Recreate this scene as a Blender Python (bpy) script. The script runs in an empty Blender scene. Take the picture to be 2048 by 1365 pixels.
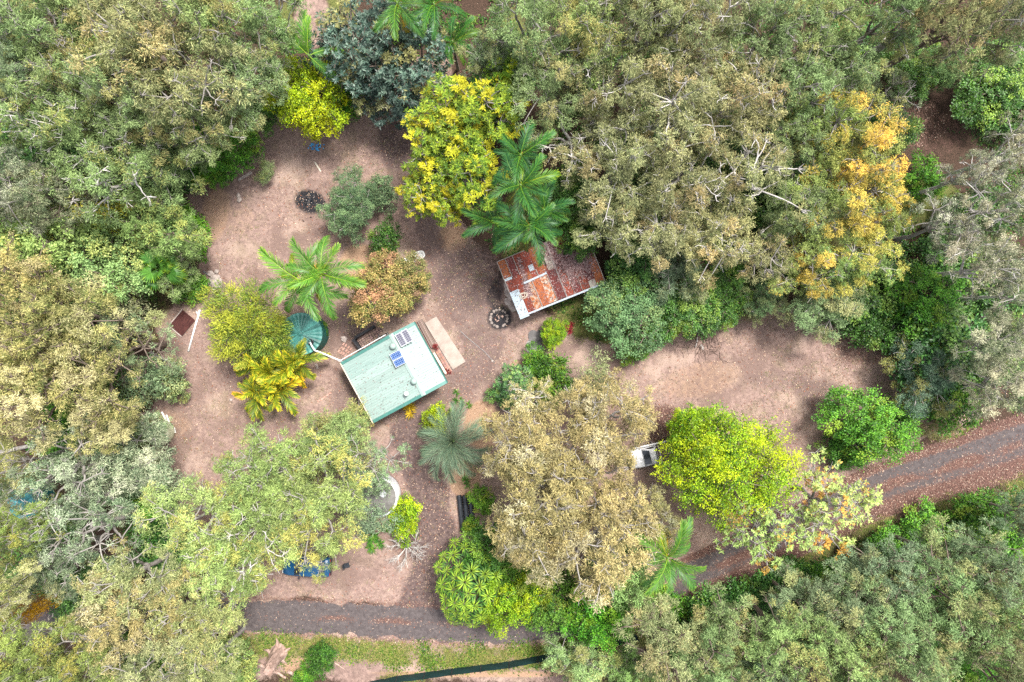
import bpy, math, random
import numpy as np
from mathutils import Vector, Matrix, Euler

scene = bpy.context.scene
COL = scene.collection
RNG = np.random.default_rng(11)
random.seed(11)

# ------------------------------------------------------------------ camera, sky, sun, exposure
CAM_H = 60.0            # drone height over the ground, metres
F_PX = 1365.0           # 24 mm equivalent lens, in photo pixels (photo is 2048 wide)
cam_data = bpy.data.cameras.new('camera')
cam_data.sensor_width = 36.0
cam_data.lens = 24.0
cam_data.clip_end = 2000.0
cam = bpy.data.objects.new('camera', cam_data)
cam.location = (0, 0, CAM_H)
cam.rotation_euler = (0, 0, 0)
COL.objects.link(cam)
scene.camera = cam

SUN_EL, SUN_AZ = math.radians(62), math.radians(40)
world = bpy.data.worlds.new('World')
scene.world = world
world.use_nodes = True
wn = world.node_tree.nodes
wl = world.node_tree.links
wn.clear()
w_out = wn.new('ShaderNodeOutputWorld')
w_bg = wn.new('ShaderNodeBackground')
w_sky = wn.new('ShaderNodeTexSky')
w_sky.sky_type = 'NISHITA'
w_sky.sun_disc = False
w_sky.sun_elevation = SUN_EL
w_sky.sun_rotation = SUN_AZ
w_sky.air_density = 1.0
w_sky.dust_density = 3.0
w_hs = wn.new('ShaderNodeHueSaturation')
w_hs.inputs['Saturation'].default_value = 0.30      # thin cloud greys the sky
w_bg.inputs['Strength'].default_value = 0.135
wl.new(w_sky.outputs[0], w_hs.inputs['Color'])
wl.new(w_hs.outputs[0], w_bg.inputs['Color'])
wl.new(w_bg.outputs[0], w_out.inputs['Surface'])

sun_data = bpy.data.lights.new('sun', 'SUN')
sun_data.energy = 2.9
sun_data.angle = math.radians(12)
sun_data.color = (1.0, 0.96, 0.89)
sun = bpy.data.objects.new('sun', sun_data)
sd = Vector((math.sin(SUN_AZ) * math.cos(SUN_EL), math.cos(SUN_AZ) * math.cos(SUN_EL), math.sin(SUN_EL)))
sun.rotation_euler = sd.to_track_quat('Z', 'Y').to_euler()
sun.location = (10, 10, 70)
COL.objects.link(sun)

scene.view_settings.view_transform = 'Standard'
scene.view_settings.look = 'None'
scene.view_settings.gamma = 1.0
scene.view_settings.use_curve_mapping = False
scene.view_settings.exposure = 1.3
try:
    scene.cycles.max_bounces = 4
    scene.cycles.diffuse_bounces = 2
    scene.cycles.transmission_bounces = 4
    scene.cycles.use_denoising = False
except Exception:
    pass

# ------------------------------------------------------------------ helpers
def W(px, py, z=0.0):
    """place of a point seen at photo pixel (px, py) if it is z metres above the ground"""
    s = (CAM_H - z) / F_PX
    return np.array([(px - 1024.0) * s, -(py - 682.5) * s, z])

def G(px, py):
    return W(px, py, 0.0)[:2]

def unit(v):
    return v / np.maximum(np.linalg.norm(v, axis=-1, keepdims=True), 1e-9)

def quad_mesh(name, V, Q, leaf=None, smooth=False):
    V = np.asarray(V, dtype=np.float32).reshape(-1, 3)
    Q = np.asarray(Q, dtype=np.int32).reshape(-1, 4)
    me = bpy.data.meshes.new(name)
    me.vertices.add(len(V))
    me.vertices.foreach_set('co', V.ravel())
    me.loops.add(Q.size)
    me.loops.foreach_set('vertex_index', Q.ravel())
    me.polygons.add(len(Q))
    me.polygons.foreach_set('loop_start', np.arange(0, Q.size, 4, dtype=np.int32))
    me.polygons.foreach_set('loop_total', np.full(len(Q), 4, dtype=np.int32))
    me.polygons.foreach_set('use_smooth', np.full(len(Q), smooth, dtype=bool))
    if leaf is not None:
        a = me.attributes.new('leaf', 'FLOAT_VECTOR', 'POINT')
        a.data.foreach_set('vector', np.asarray(leaf, dtype=np.float32).ravel())
    me.update(calc_edges=True)
    return me

def py_mesh(name, V, F, smooth=False):
    me = bpy.data.meshes.new(name)
    me.from_pydata([tuple(map(float, v)) for v in V], [], [tuple(f) for f in F])
    if smooth:
        me.polygons.foreach_set('use_smooth', [True] * len(me.polygons))
    me.update()
    return me

def obj(name, me, mat=None, parent=None, loc=(0, 0, 0), rot=(0, 0, 0), scale=(1, 1, 1)):
    o = bpy.data.objects.new(name, me)
    if mat is not None and me is not None:
        if len(me.materials) == 0:
            me.materials.append(mat)
        elif me.materials[0] != mat:
            o.material_slots[0].link = 'OBJECT'
            o.material_slots[0].material = mat
    o.location = tuple(float(c) for c in loc)
    o.rotation_euler = tuple(rot)
    o.scale = tuple(scale)
    COL.objects.link(o)
    if parent is not None:
        o.parent = parent
    return o

def tag(o, label, cat, group=None):
    o['label'] = label
    o['category'] = cat
    if group:
        o['group'] = group
    return o

def thing(name, label, cat, loc=(0, 0, 0), rotz=0.0, group=None):
    o = bpy.data.objects.new(name, None)
    o.empty_display_size = 0.3
    o.location = tuple(float(c) for c in loc)
    o.rotation_euler = (0, 0, rotz)
    COL.objects.link(o)
    return tag(o, label, cat, group)

def struct(o, kind='structure'):
    o['kind'] = kind
    return o

class MB:
    """collects boxes, tubes, discs into one mesh"""
    def __init__(self):
        self.V, self.F = [], []
    def add(self, V, F):
        n = len(self.V)
        self.V += [tuple(v) for v in V]
        self.F += [tuple(i + n for i in f) for f in F]
        return self
    def box(self, c, d, M=None):
        x, y, z = d[0] / 2, d[1] / 2, d[2] / 2
        V = [Vector((sx * x, sy * y, sz * z)) for sz in (-1, 1) for sx, sy in ((-1, -1), (1, -1), (1, 1), (-1, 1))]
        if M is not None:
            V = [M @ v for v in V]
        V = [v + Vector(c) for v in V]
        return self.add(V, [(3, 2, 1, 0), (4, 5, 6, 7), (0, 1, 5, 4), (1, 2, 6, 5), (2, 3, 7, 6), (3, 0, 4, 7)])
    def lathe(self, prof, n=16, c=(0, 0, 0)):
        V, F = [], []
        for r, z in prof:
            for i in range(n):
                a = 2 * math.pi * i / n
                V.append((c[0] + r * math.cos(a), c[1] + r * math.sin(a), c[2] + z))
        for j in range(len(prof) - 1):
            for i in range(n):
                F.append((j * n + i, j * n + (i + 1) % n, (j + 1) * n + (i + 1) % n, (j + 1) * n + i))
        F.append(tuple(range(n - 1, -1, -1)))
        F.append(tuple((len(prof) - 1) * n + i for i in range(n)))
        return self.add(V, F)
    def tube(self, pts, r, k=8):
        pts = np.asarray(pts, float)
        rr = np.full(len(pts), r) if np.isscalar(r) else np.asarray(r)
        V, Q = tube(pts, rr, k)
        n = len(self.V)
        self.add(V, Q)
        self.F.append(tuple(n + i for i in range(k - 1, -1, -1)))
        self.F.append(tuple(n + (len(pts) - 1) * k + i for i in range(k)))
        return self
    def mesh(self, name, smooth=False):
        return py_mesh(name, self.V, self.F, smooth)
    def build(self, name, mat, parent=None, loc=(0, 0, 0), rot=(0, 0, 0), smooth=False):
        return obj(name, self.mesh(name, smooth), mat, parent, loc, rot)

def tube(pts, radii, k=5):
    pts = np.asarray(pts, float)
    n = len(pts)
    t = unit(np.gradient(pts, axis=0))
    ref = np.array([0.31, 0.17, 0.93]) if abs(t[0][2]) < 0.8 else np.array([0.97, 0.2, 0.1])
    a = unit(np.cross(t, ref))
    b = np.cross(t, a)
    ang = np.arange(k) * 2 * math.pi / k
    ring = (np.cos(ang)[None, :, None] * a[:, None, :] + np.sin(ang)[None, :, None] * b[:, None, :])
    V = pts[:, None, :] + ring * np.asarray(radii)[:, None, None]
    i = np.arange(n - 1)[:, None]
    j = np.arange(k)[None, :]
    Q = np.stack([i * k + j, i * k + (j + 1) % k, (i + 1) * k + (j + 1) % k, (i + 1) * k + j], -1).reshape(-1, 4)
    return V.reshape(-1, 3), Q

class QB:
    """collects quads as numpy blocks"""
    def __init__(self):
        self.V, self.Q, self.A, self.n = [], [], [], 0
    def add(self, V, Q, A=None):
        self.V.append(V); self.Q.append(Q + self.n); self.n += len(V)
        if A is not None:
            self.A.append(A)
    def mesh(self, name, smooth=False):
        return quad_mesh(name, np.concatenate(self.V), np.concatenate(self.Q),
                         np.concatenate(self.A) if self.A else None, smooth)

# ------------------------------------------------------------------ materials
def new_mat(name):
    m = bpy.data.materials.new(name)
    m.use_nodes = True
    nt = m.node_tree
    bs = nt.nodes['Principled BSDF']
    return m, nt, bs

def ramp_noise_mat(name, c1, c2, scale=3.0, rough=0.7, metal=0.0, detail=5, c3=None, bump=0.0, spec=0.3, stretch=None, lo=0.35, hi=0.65):
    """two or three tone noise material in object coordinates"""
    m, nt, bs = new_mat(name)
    tc = nt.nodes.new('ShaderNodeTexCoord')
    src = tc.outputs['Object']
    if stretch:
        mp = nt.nodes.new('ShaderNodeMapping')
        mp.inputs['Scale'].default_value = stretch
        nt.links.new(src, mp.inputs['Vector'])
        src = mp.outputs['Vector']
    no = nt.nodes.new('ShaderNodeTexNoise')
    no.inputs['Scale'].default_value = scale
    no.inputs['Detail'].default_value = detail
    no.inputs['Roughness'].default_value = 0.65
    nt.links.new(src, no.inputs['Vector'])
    cr = nt.nodes.new('ShaderNodeValToRGB')
    cr.color_ramp.elements[0].position = lo
    cr.color_ramp.elements[0].color = (*c1, 1)
    cr.color_ramp.elements[1].position = hi
    cr.color_ramp.elements[1].color = (*c2, 1)
    if c3:
        e = cr.color_ramp.elements.new(min(hi + 0.1, 0.98))
        e.color = (*c3, 1)
    nt.links.new(no.outputs['Fac'], cr.inputs['Fac'])
    oi = nt.nodes.new('ShaderNodeObjectInfo')
    mx = nt.nodes.new('ShaderNodeMix')
    mx.data_type = 'RGBA'; mx.blend_type = 'MULTIPLY'
    mx.inputs['Factor'].default_value = 1.0
    nt.links.new(cr.outputs['Color'], mx.inputs['A'])
    nt.links.new(oi.outputs['Color'], mx.inputs['B'])
    nt.links.new(mx.outputs['Result'], bs.inputs['Base Color'])
    bs.inputs['Roughness'].default_value = rough
    bs.inputs['Metallic'].default_value = metal
    bs.inputs['Specular IOR Level'].default_value = spec
    if bump:
        bp = nt.nodes.new('ShaderNodeBump')
        bp.inputs['Strength'].default_value = bump
        bp.inputs['Distance'].default_value = 0.05
        nt.links.new(no.outputs['Fac'], bp.inputs['Height'])
        nt.links.new(bp.outputs['Normal'], bs.inputs['Normal'])
    return m

def foliage(name, A, B, C=None, cprob=0.0, tb=0.6, jitter=0.40, transl=0.32, rough=0.55, spec=0.25):
    """leaf material: mature colour A (lime adds painted shade), young tip colour B, whole sprays of colour C"""
    m, nt, bs = new_mat(name)
    N, Lk = nt.nodes, nt.links
    at = N.new('ShaderNodeAttribute'); at.attribute_name = 'leaf'
    sp = N.new('ShaderNodeSeparateXYZ'); Lk.new(at.outputs['Vector'], sp.inputs[0])
    oi = N.new('ShaderNodeObjectInfo')
    def math_(op, a, b=None, c=None):
        n = N.new('ShaderNodeMath'); n.operation = op
        for i, v in enumerate((a, b, c)):
            if v is None: continue
            if isinstance(v, (int, float)): n.inputs[i].default_value = v
            else: Lk.new(v, n.inputs[i])
        return n.outputs[0]
    def mix(f, a, b, mode='MIX'):
        n = N.new('ShaderNodeMix'); n.data_type = 'RGBA'; n.blend_type = mode
        for key, v in (('Factor', f), ('A', a), ('B', b)):
            if isinstance(v, tuple): n.inputs[key].default_value = (*v, 1)
            elif isinstance(v, (int, float)): n.inputs[key].default_value = v
            else: Lk.new(v, n.inputs[key])
        return n.outputs['Result']
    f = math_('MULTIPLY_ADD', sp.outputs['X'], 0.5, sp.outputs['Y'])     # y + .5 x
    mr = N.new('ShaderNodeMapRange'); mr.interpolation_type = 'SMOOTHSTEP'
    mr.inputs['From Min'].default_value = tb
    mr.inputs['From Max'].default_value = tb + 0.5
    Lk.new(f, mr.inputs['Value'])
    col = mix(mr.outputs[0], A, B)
    if C is not None:
        zr = math_('FRACT', math_('ADD', sp.outputs['Z'], oi.outputs['Random']))
        g = math_('MULTIPLY_ADD', sp.outputs['X'], 0.25, zr)
        mr2 = N.new('ShaderNodeMapRange')
        mr2.inputs['From Min'].default_value = 1.05 - cprob
        mr2.inputs['From Max'].default_value = 1.15 - cprob
        Lk.new(g, mr2.inputs['Value'])
        col = mix(mr2.outputs[0], col, C)
    j = math_('MULTIPLY_ADD', math_('FRACT', math_('MULTIPLY', sp.outputs['X'], 7.31)), 2 * jitter, 1.0 - jitter)
    j = math_('MULTIPLY', j, math_('MULTIPLY_ADD', math_('FRACT', math_('MULTIPLY', sp.outputs['Z'], 13.7)), 0.5, 0.75))
    cj = N.new('ShaderNodeCombineColor')
    for i in range(3): Lk.new(j, cj.inputs[i])
    col = mix(1.0, col, cj.outputs[0], 'MULTIPLY')
    col = mix(1.0, col, oi.outputs['Color'], 'MULTIPLY')
    Lk.new(col, bs.inputs['Base Color'])
    bs.inputs['Roughness'].default_value = rough
    bs.inputs['Specular IOR Level'].default_value = spec
    tr = N.new('ShaderNodeBsdfTranslucent'); Lk.new(col, tr.inputs['Color'])
    ms = N.new('ShaderNodeMixShader'); ms.inputs[0].default_value = transl
    Lk.new(bs.outputs[0], ms.inputs[1]); Lk.new(tr.outputs[0], ms.inputs[2])
    Lk.new(ms.outputs[0], N['Material Output'].inputs['Surface'])
    return m

PAL = {
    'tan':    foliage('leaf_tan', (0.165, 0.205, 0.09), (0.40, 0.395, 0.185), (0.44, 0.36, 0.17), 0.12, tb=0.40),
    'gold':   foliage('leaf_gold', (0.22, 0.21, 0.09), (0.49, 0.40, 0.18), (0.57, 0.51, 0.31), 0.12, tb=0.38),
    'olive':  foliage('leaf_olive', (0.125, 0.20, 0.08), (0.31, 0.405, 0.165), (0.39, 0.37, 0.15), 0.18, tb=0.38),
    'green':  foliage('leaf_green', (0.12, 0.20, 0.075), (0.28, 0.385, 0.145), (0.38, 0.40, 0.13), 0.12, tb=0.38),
    'pale':   foliage('leaf_pale', (0.13, 0.185, 0.10), (0.42, 0.43, 0.27), (0.55, 0.53, 0.37), 0.25, tb=0.48),
    'cream':  foliage('leaf_cream', (0.15, 0.18, 0.055), (0.52, 0.46, 0.18), (0.60, 0.54, 0.28), 0.30, tb=0.48),
    'yellow': foliage('leaf_yellow', (0.13, 0.20, 0.06), (0.34, 0.42, 0.12), (0.68, 0.54, 0.12), 0.40, tb=0.42),
    'grey':   foliage('leaf_grey', (0.11, 0.175, 0.095), (0.25, 0.325, 0.18), (0.33, 0.35, 0.16), 0.15, tb=0.42),
    'lime':   foliage('leaf_lime', (0.06, 0.17, 0.014), (0.29, 0.45, 0.016), (0.43, 0.53, 0.016), 0.35, tb=0.45, rough=0.4),  # dark A also paints crown shading into the lower leaves of each clump
    'lemon':  foliage('leaf_lemon', (0.09, 0.20, 0.015), (0.38, 0.50, 0.014), (0.52, 0.57, 0.014), 0.35, tb=0.42, rough=0.4),
    'feather': foliage('leaf_feather', (0.09, 0.18, 0.022), (0.29, 0.38, 0.03), (0.48, 0.46, 0.025), 0.32, tb=0.48),
    'conifer': foliage('leaf_conifer', (0.11, 0.20, 0.035), (0.34, 0.42, 0.06), (0.43, 0.45, 0.05), 0.25, tb=0.5),
    'dark':   foliage('leaf_dark', (0.04, 0.085, 0.06), (0.13, 0.20, 0.14), (0.24, 0.23, 0.075), 0.22, tb=0.6, rough=0.42, spec=0.5),
    'orange': foliage('leaf_orange', (0.15, 0.21, 0.05), (0.45, 0.34, 0.12), (0.50, 0.29, 0.16), 0.22, tb=0.45),
    'shrub':  foliage('leaf_shrub', (0.03, 0.095, 0.018), (0.09, 0.20, 0.035), (0.17, 0.27, 0.045), 0.18, tb=0.6, rough=0.42, spec=0.4),
    'vivid':  foliage('leaf_vivid', (0.045, 0.15, 0.018), (0.15, 0.36, 0.03), (0.25, 0.38, 0.04), 0.15, tb=0.55, rough=0.42),
    'mint':   foliage('leaf_mint', (0.075, 0.14, 0.07), (0.20, 0.29, 0.13), None, 0, tb=0.6),
    'sparse': foliage('leaf_sparse', (0.22, 0.30, 0.09), (0.44, 0.52, 0.15), (0.55, 0.30, 0.06), 0.2, tb=0.4),
    'palm':   foliage('leaf_palm', (0.03, 0.115, 0.03), (0.12, 0.26, 0.035), None, 0, tb=0.75, rough=0.45, spec=0.3, jitter=0.25),
    'palmlight': foliage('leaf_palmlight', (0.075, 0.20, 0.03), (0.24, 0.38, 0.05), None, 0, tb=0.7, rough=0.42, spec=0.35, jitter=0.25),
    'cane':   foliage('leaf_cane', (0.12, 0.19, 0.02), (0.48, 0.42, 0.03), None, 0, tb=0.6, rough=0.4, jitter=0.35),
    'bluepalm': foliage('leaf_bluepalm', (0.12, 0.19, 0.12), (0.24, 0.30, 0.17), None, 0, tb=0.7, jitter=0.3),
    'red':    foliage('leaf_red', (0.22, 0.015, 0.02), (0.35, 0.02, 0.04), None, 0, tb=0.5),
    'darkred': foliage('leaf_darkred', (0.12, 0.02, 0.018), (0.26, 0.03, 0.03), None, 0, tb=0.5),
    'golden': foliage('leaf_golden', (0.50, 0.27, 0.015), (0.66, 0.38, 0.02), None, 0, tb=0.5),
    'umbrella': foliage('leaf_umbrella', (0.08, 0.20, 0.035), (0.33, 0.48, 0.04), None, 0, tb=0.45, rough=0.5, spec=0.2, jitter=0.25),
    'litter': foliage('leaf_litter_tan', (0.30, 0.20, 0.14), (0.46, 0.33, 0.24), (0.24, 0.09, 0.05), 0.3, tb=0.5, transl=0.05),
    'redlitter': foliage('leaf_litter_red', (0.13, 0.065, 0.05), (0.26, 0.145, 0.11), (0.36, 0.27, 0.21), 0.2, tb=0.5, transl=0.05),
    'rooflitter': foliage('leaf_litter_roof', (0.16, 0.10, 0.10), (0.31, 0.21, 0.20), (0.10, 0.05, 0.05), 0.25, tb=0.5, transl=0.05),
    'drygrass': foliage('dry_grass_blades', (0.19, 0.15, 0.115), (0.42, 0.31, 0.23), (0.22, 0.21, 0.09), 0.25, tb=0.5, transl=0.1),
    'grass':  foliage('grass_blades', (0.12, 0.17, 0.035), (0.26, 0.28, 0.06), (0.33, 0.27, 0.11), 0.35, tb=0.5),
}
BARK = {
    'pale': ramp_noise_mat('bark_pale', (0.19, 0.17, 0.155), (0.36, 0.335, 0.31), 2.5, 0.85, stretch=(1, 1, 0.25)),
    'white': ramp_noise_mat('bark_white', (0.36, 0.33, 0.31), (0.58, 0.55, 0.52), 2.5, 0.85, stretch=(1, 1, 0.25)),
    'brown': ramp_noise_mat('bark_brown', (0.10, 0.075, 0.06), (0.22, 0.17, 0.14), 3.5, 0.9, stretch=(1, 1, 0.25), bump=0.3),
    'palm': ramp_noise_mat('bark_palm', (0.16, 0.14, 0.11), (0.30, 0.27, 0.22), 4, 0.85, stretch=(0.3, 0.3, 3)),
}

# ------------------------------------------------------------------ plants: generators
def leaf_quads(P, ax, nr, L, Wd, sag=0.0):
    """diamond leaves at P along ax, facing nr"""
    ax = unit(ax)
    sd_ = unit(np.cross(nr, ax))
    L = np.asarray(L)[:, None]; Wd = np.asarray(Wd)[:, None]
    tip = P + ax * L
    tip[:, 2] -= (sag * L[:, 0])
    mid = P + ax * L * 0.45
    V = np.stack([P, mid + sd_ * Wd / 2, tip, mid - sd_ * Wd / 2], 1)
    return V

def limb(a, b, bend, rng, n=6):
    t = np.linspace(0, 1, n)[:, None]
    m = (a + b) / 2 + rng.normal(0, 1, 3) * bend
    p = (1 - t) ** 2 * a + 2 * t * (1 - t) * m + t ** 2 * b
    p[1:-1] += rng.normal(0, bend * 0.16, (n - 2, 3))
    return p

def cluster(P, k, rng):
    C = P[rng.choice(len(P), min(k, len(P)), replace=False)]
    lab = np.zeros(len(P), int)
    for _ in range(6):
        d = np.linalg.norm(P[:, None] - C[None], axis=2)
        lab = d.argmin(1)
        for i in range(len(C)):
            if (lab == i).any():
                C[i] = P[lab == i].mean(0)
    return lab, len(C)

def make_tree(seed, R, H, cb, n, cr, ns, nl, L, Wd, mode='gum', droop=0.5, trunk_r=0.2, limbs=5, twigs=2,
              shell=0.42, low=-0.35, flat=0.7, lob=0.16, spread=0.30, fork=0.75, nleafvar=0.35, bare=0.0):
    """returns (trunk mesh, crown mesh): a tapered trunk, limbs and twigs that reach leaf clumps spread through the crown"""
    rng = np.random.default_rng(seed)
    zc, hz = (H + cb) / 2, (H - cb) / 2
    ph = rng.uniform(0, 6.28, 4)
    chosen = []
    tries, dmin = 0, cr * 0.95
    while len(chosen) < n and tries < 6000:
        tries += 1
        d = unit(rng.normal(0, 1, 3))
        if d[2] < low: continue
        th = math.atan2(d[1], d[0])
        lf = 1 + lob * math.sin(2 * th + ph[0]) + 0.8 * lob * math.sin(3 * th + ph[1]) + 0.6 * lob * math.sin(5 * th + ph[2])
        rr = rng.uniform(0, 1) ** shell
        p = np.array([d[0] * R * lf * rr, d[1] * R * lf * rr, zc + d[2] * hz * rr * (0.85 + 0.3 * rng.random())])
        if all(np.linalg.norm((p - q) * np.array([1, 1, 0.8])) > dmin for q in chosen):
            chosen.append(p)
        if tries % 400 == 0: dmin *= 0.9
    C = np.array(chosen)
    n = len(C)
    # --- wood
    wood = QB()
    base = np.array([0, 0, -0.15])
    top = np.array([rng.normal(0, 0.25), rng.normal(0, 0.25), cb + (H - cb) * (1 - fork) * 0.6]) if mode != 'shrub' else np.array([0, 0, cb + 0.1])
    V, Q = tube(limb(base, top, 0.18, rng, 8), np.linspace(trunk_r, trunk_r * 0.62, 8), 8)
    wood.add(V, Q)
    lab, k = cluster(C, limbs, rng)
    for i in range(k):
        S = C[lab == i]
        if len(S) == 0: continue
        cen = S.mean(0)
        node = top + (cen - top) * 0.55 + np.array([0, 0, 0.02 * H * rng.random()])
        V, Q = tube(limb(top, node, 0.25, rng, 7), np.linspace(trunk_r * 0.55, trunk_r * 0.32, 7), 6); wood.add(V, Q)
        lab2, k2 = cluster(S, max(1, len(S) // 4), rng)
        for j in range(k2):
            S2 = S[lab2 == j]
            if len(S2) == 0: continue
            n2 = node + (S2.mean(0) - node) * 0.62 + np.array([0, 0, 0.25 * cr])
            V, Q = tube(limb(node, n2, 0.22, rng, 6), np.linspace(trunk_r * 0.34, trunk_r * 0.22, 6), 5); wood.add(V, Q)
            for c in S2:
                e = c + np.array([0, 0, cr * 0.25])
                V, Q = tube(limb(n2, e, 0.14, rng, 5), np.linspace(trunk_r * 0.22, trunk_r * 0.13, 5), 4); wood.add(V, Q)
                for _ in range(twigs):
                    o = unit(rng.normal(0, 1, 3) + (e - n2) * 0.5 + np.array([0, 0, 0.5])) * cr * rng.uniform(0.6, 1.05)
                    V, Q = tube(limb(c, c + o, 0.08, rng, 4), np.linspace(trunk_r * 0.15, trunk_r * 0.06, 4), 3); wood.add(V, Q)
    # --- leaves
    zr = rng.random(n)
    ncl = np.maximum(2, (ns * (1 + nleafvar * rng.normal(0, 1, n))).astype(int))
    if bare: ncl[rng.random(n) < bare] = 1
    ci = np.repeat(np.arange(n), ncl)
    so = unit(rng.normal(0, 1, (len(ci), 3)) + np.array([0, 0, 0.35]))
    so *= (cr * rng.uniform(0.35, 1.0, len(ci)) ** 0.6)[:, None]
    so[:, 2] *= flat
    SC = C[ci] + so
    si = np.repeat(np.arange(len(SC)), nl)
    m = len(si)
    out = unit(so + 1e-4)
    crownout = unit((SC - np.array([0, 0, cb])) / np.array([R, R, H - cb]))
    if mode == 'star':
        az = rng.uniform(0, 6.28, len(SC))[si] + np.tile(np.arange(nl), len(SC)) * 2 * math.pi / nl + rng.normal(0, 0.18, m)
        tilt = rng.uniform(-0.1, 0.55, m)
        ax = np.stack([np.cos(az), np.sin(az), tilt - droop], 1) + 0.35 * crownout[si]
        P = SC[si] + rng.normal(0, cr * 0.05, (m, 3))
        nr = np.array([0, 0, 1.0]) + 0.25 * rng.normal(0, 1, (m, 3)) + 0.3 * crownout[si]
    elif mode == 'plume':
        P = SC[si] + rng.normal(0, cr * spread, (m, 3))
        ax = out[si] * 0.8 + crownout[si] * 0.6 + rng.normal(0, 0.35, (m, 3)) + np.array([0, 0, 0.2])
        nr = rng.normal(0, 0.7, (m, 3)) + np.array([0, 0, 1.0])
    elif mode == 'broad' or mode == 'shrub':
        P = SC[si] + rng.normal(0, cr * spread, (m, 3))
        ax = out[si] * 0.7 + rng.normal(0, 0.6, (m, 3)) + np.array([0, 0, -droop * 0.5])
        nr = np.array([0, 0, 0.9]) + 0.5 * crownout[si] + 0.45 * rng.normal(0, 1, (m, 3))
    else:
        P = SC[si] + rng.normal(0, cr * spread, (m, 3)) * np.array([1, 1, 0.8])
        ax = out[si] * 0.5 + rng.normal(0, 0.75, (m, 3)) + np.array([0, 0, -droop * 0.6])
        nr = rng.normal(0, 0.55, (m, 3)) + np.array([0, 0, 1.0]) + 0.3 * crownout[si]
    Ls = L * rng.uniform(0.65, 1.25, m)
    Ws = Wd * rng.uniform(0.7, 1.25, m)
    V = leaf_quads(P, ax, nr, Ls, Ws, 0.12)
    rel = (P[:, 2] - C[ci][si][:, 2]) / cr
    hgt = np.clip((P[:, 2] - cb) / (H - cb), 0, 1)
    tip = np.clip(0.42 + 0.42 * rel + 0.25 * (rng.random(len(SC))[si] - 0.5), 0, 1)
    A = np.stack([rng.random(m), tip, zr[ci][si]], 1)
    A = np.repeat(A[:, None, :], 4, 1).reshape(-1, 3)
    lf = quad_mesh('crown_%d' % seed, V.reshape(-1, 3), np.arange(m * 4).reshape(-1, 4), A)
    return wood.mesh('trunk_%d' % seed, True), lf

ARCH = {}
def arch(key, count, R, H, zc, **kw):
    ARCH[key] = dict(R=R, H=H, zc=zc, meshes=[make_tree(1000 + 37 * i + sum(map(ord, key)) * 11, R, H, **kw) for i in range(count)])

arch('gum', 7, 3.4, 12.0, 0.72, cb=5.0, n=50, cr=0.70, ns=12, nl=32, L=0.24, Wd=0.046, trunk_r=0.25, limbs=5, twigs=4, spread=0.18, flat=0.6, bare=0.10)
arch('gumlow', 3, 3.2, 8.0, 0.6, cb=1.6, n=56, cr=0.70, ns=12, nl=32, L=0.24, Wd=0.046, trunk_r=0.17, limbs=6, twigs=2, spread=0.19, flat=0.65, bare=0.05)
arch('open', 4, 3.4, 12.0, 0.72, cb=5.0, n=32, cr=0.66, ns=10, nl=30, L=0.23, Wd=0.052, trunk_r=0.30, limbs=5, twigs=6, lob=0.24, spread=0.19, bare=0.18)
arch('broad', 4, 3.0, 7.0, 0.55, cb=0.8, n=90, cr=0.60, ns=9, nl=24, L=0.17, Wd=0.09, mode='broad', droop=0.3, trunk_r=0.2, limbs=6, twigs=0, shell=0.42, low=-0.5, lob=0.15, spread=0.24)
arch('broadbig', 1, 4.8, 9.0, 0.6, cb=1.5, n=150, cr=0.85, ns=11, nl=22, L=0.17, Wd=0.088, mode='broad', droop=0.3, trunk_r=0.25, limbs=8, twigs=0, shell=0.40, low=-0.5, lob=0.11, spread=0.22)
arch('loose', 3, 3.0, 6.0, 0.55, cb=0.8, n=62, cr=0.6, ns=8, nl=10, L=0.26, Wd=0.13, mode='star', droop=0.2, trunk_r=0.16, limbs=7, twigs=1, shell=0.45, low=-0.4, lob=0.2)
arch('dense', 2, 3.6, 9.0, 0.6, cb=2.0, n=85, cr=0.75, ns=8, nl=9, L=0.34, Wd=0.13, mode='star', droop=0.2, trunk_r=0.25, limbs=6, twigs=1, shell=0.3, low=-0.5, lob=0.1)
arch('feather', 3, 3.0, 9.0, 0.68, cb=3.6, n=80, cr=0.62, ns=9, nl=10, L=0.31, Wd=0.095, mode='star', droop=0.12, trunk_r=0.2, limbs=6, twigs=1, flat=0.5, lob=0.2)
arch('plume', 2, 2.6, 6.5, 0.6, cb=1.2, n=75, cr=0.62, ns=10, nl=26, L=0.24, Wd=0.045, mode='plume', trunk_r=0.16, limbs=6, twigs=1, lob=0.14)
arch('shrub', 4, 1.6, 2.6, 0.5, cb=0.15, n=46, cr=0.40, ns=8, nl=15, L=0.17, Wd=0.085, mode='shrub', droop=0.2, trunk_r=0.06, limbs=6, twigs=0, shell=0.35, low=-0.3, lob=0.18)
arch('twiggy', 3, 3.2, 11.0, 0.72, cb=4.4, n=46, cr=0.75, ns=8, nl=9, L=0.24, Wd=0.10, mode='star', droop=0.1, trunk_r=0.2, limbs=6, twigs=6, lob=0.2)
arch('wispy', 3, 1.8, 5.0, 0.65, cb=1.6, n=26, cr=0.55, ns=7, nl=18, L=0.24, Wd=0.06, trunk_r=0.08, limbs=4, twigs=3, lob=0.22)

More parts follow.
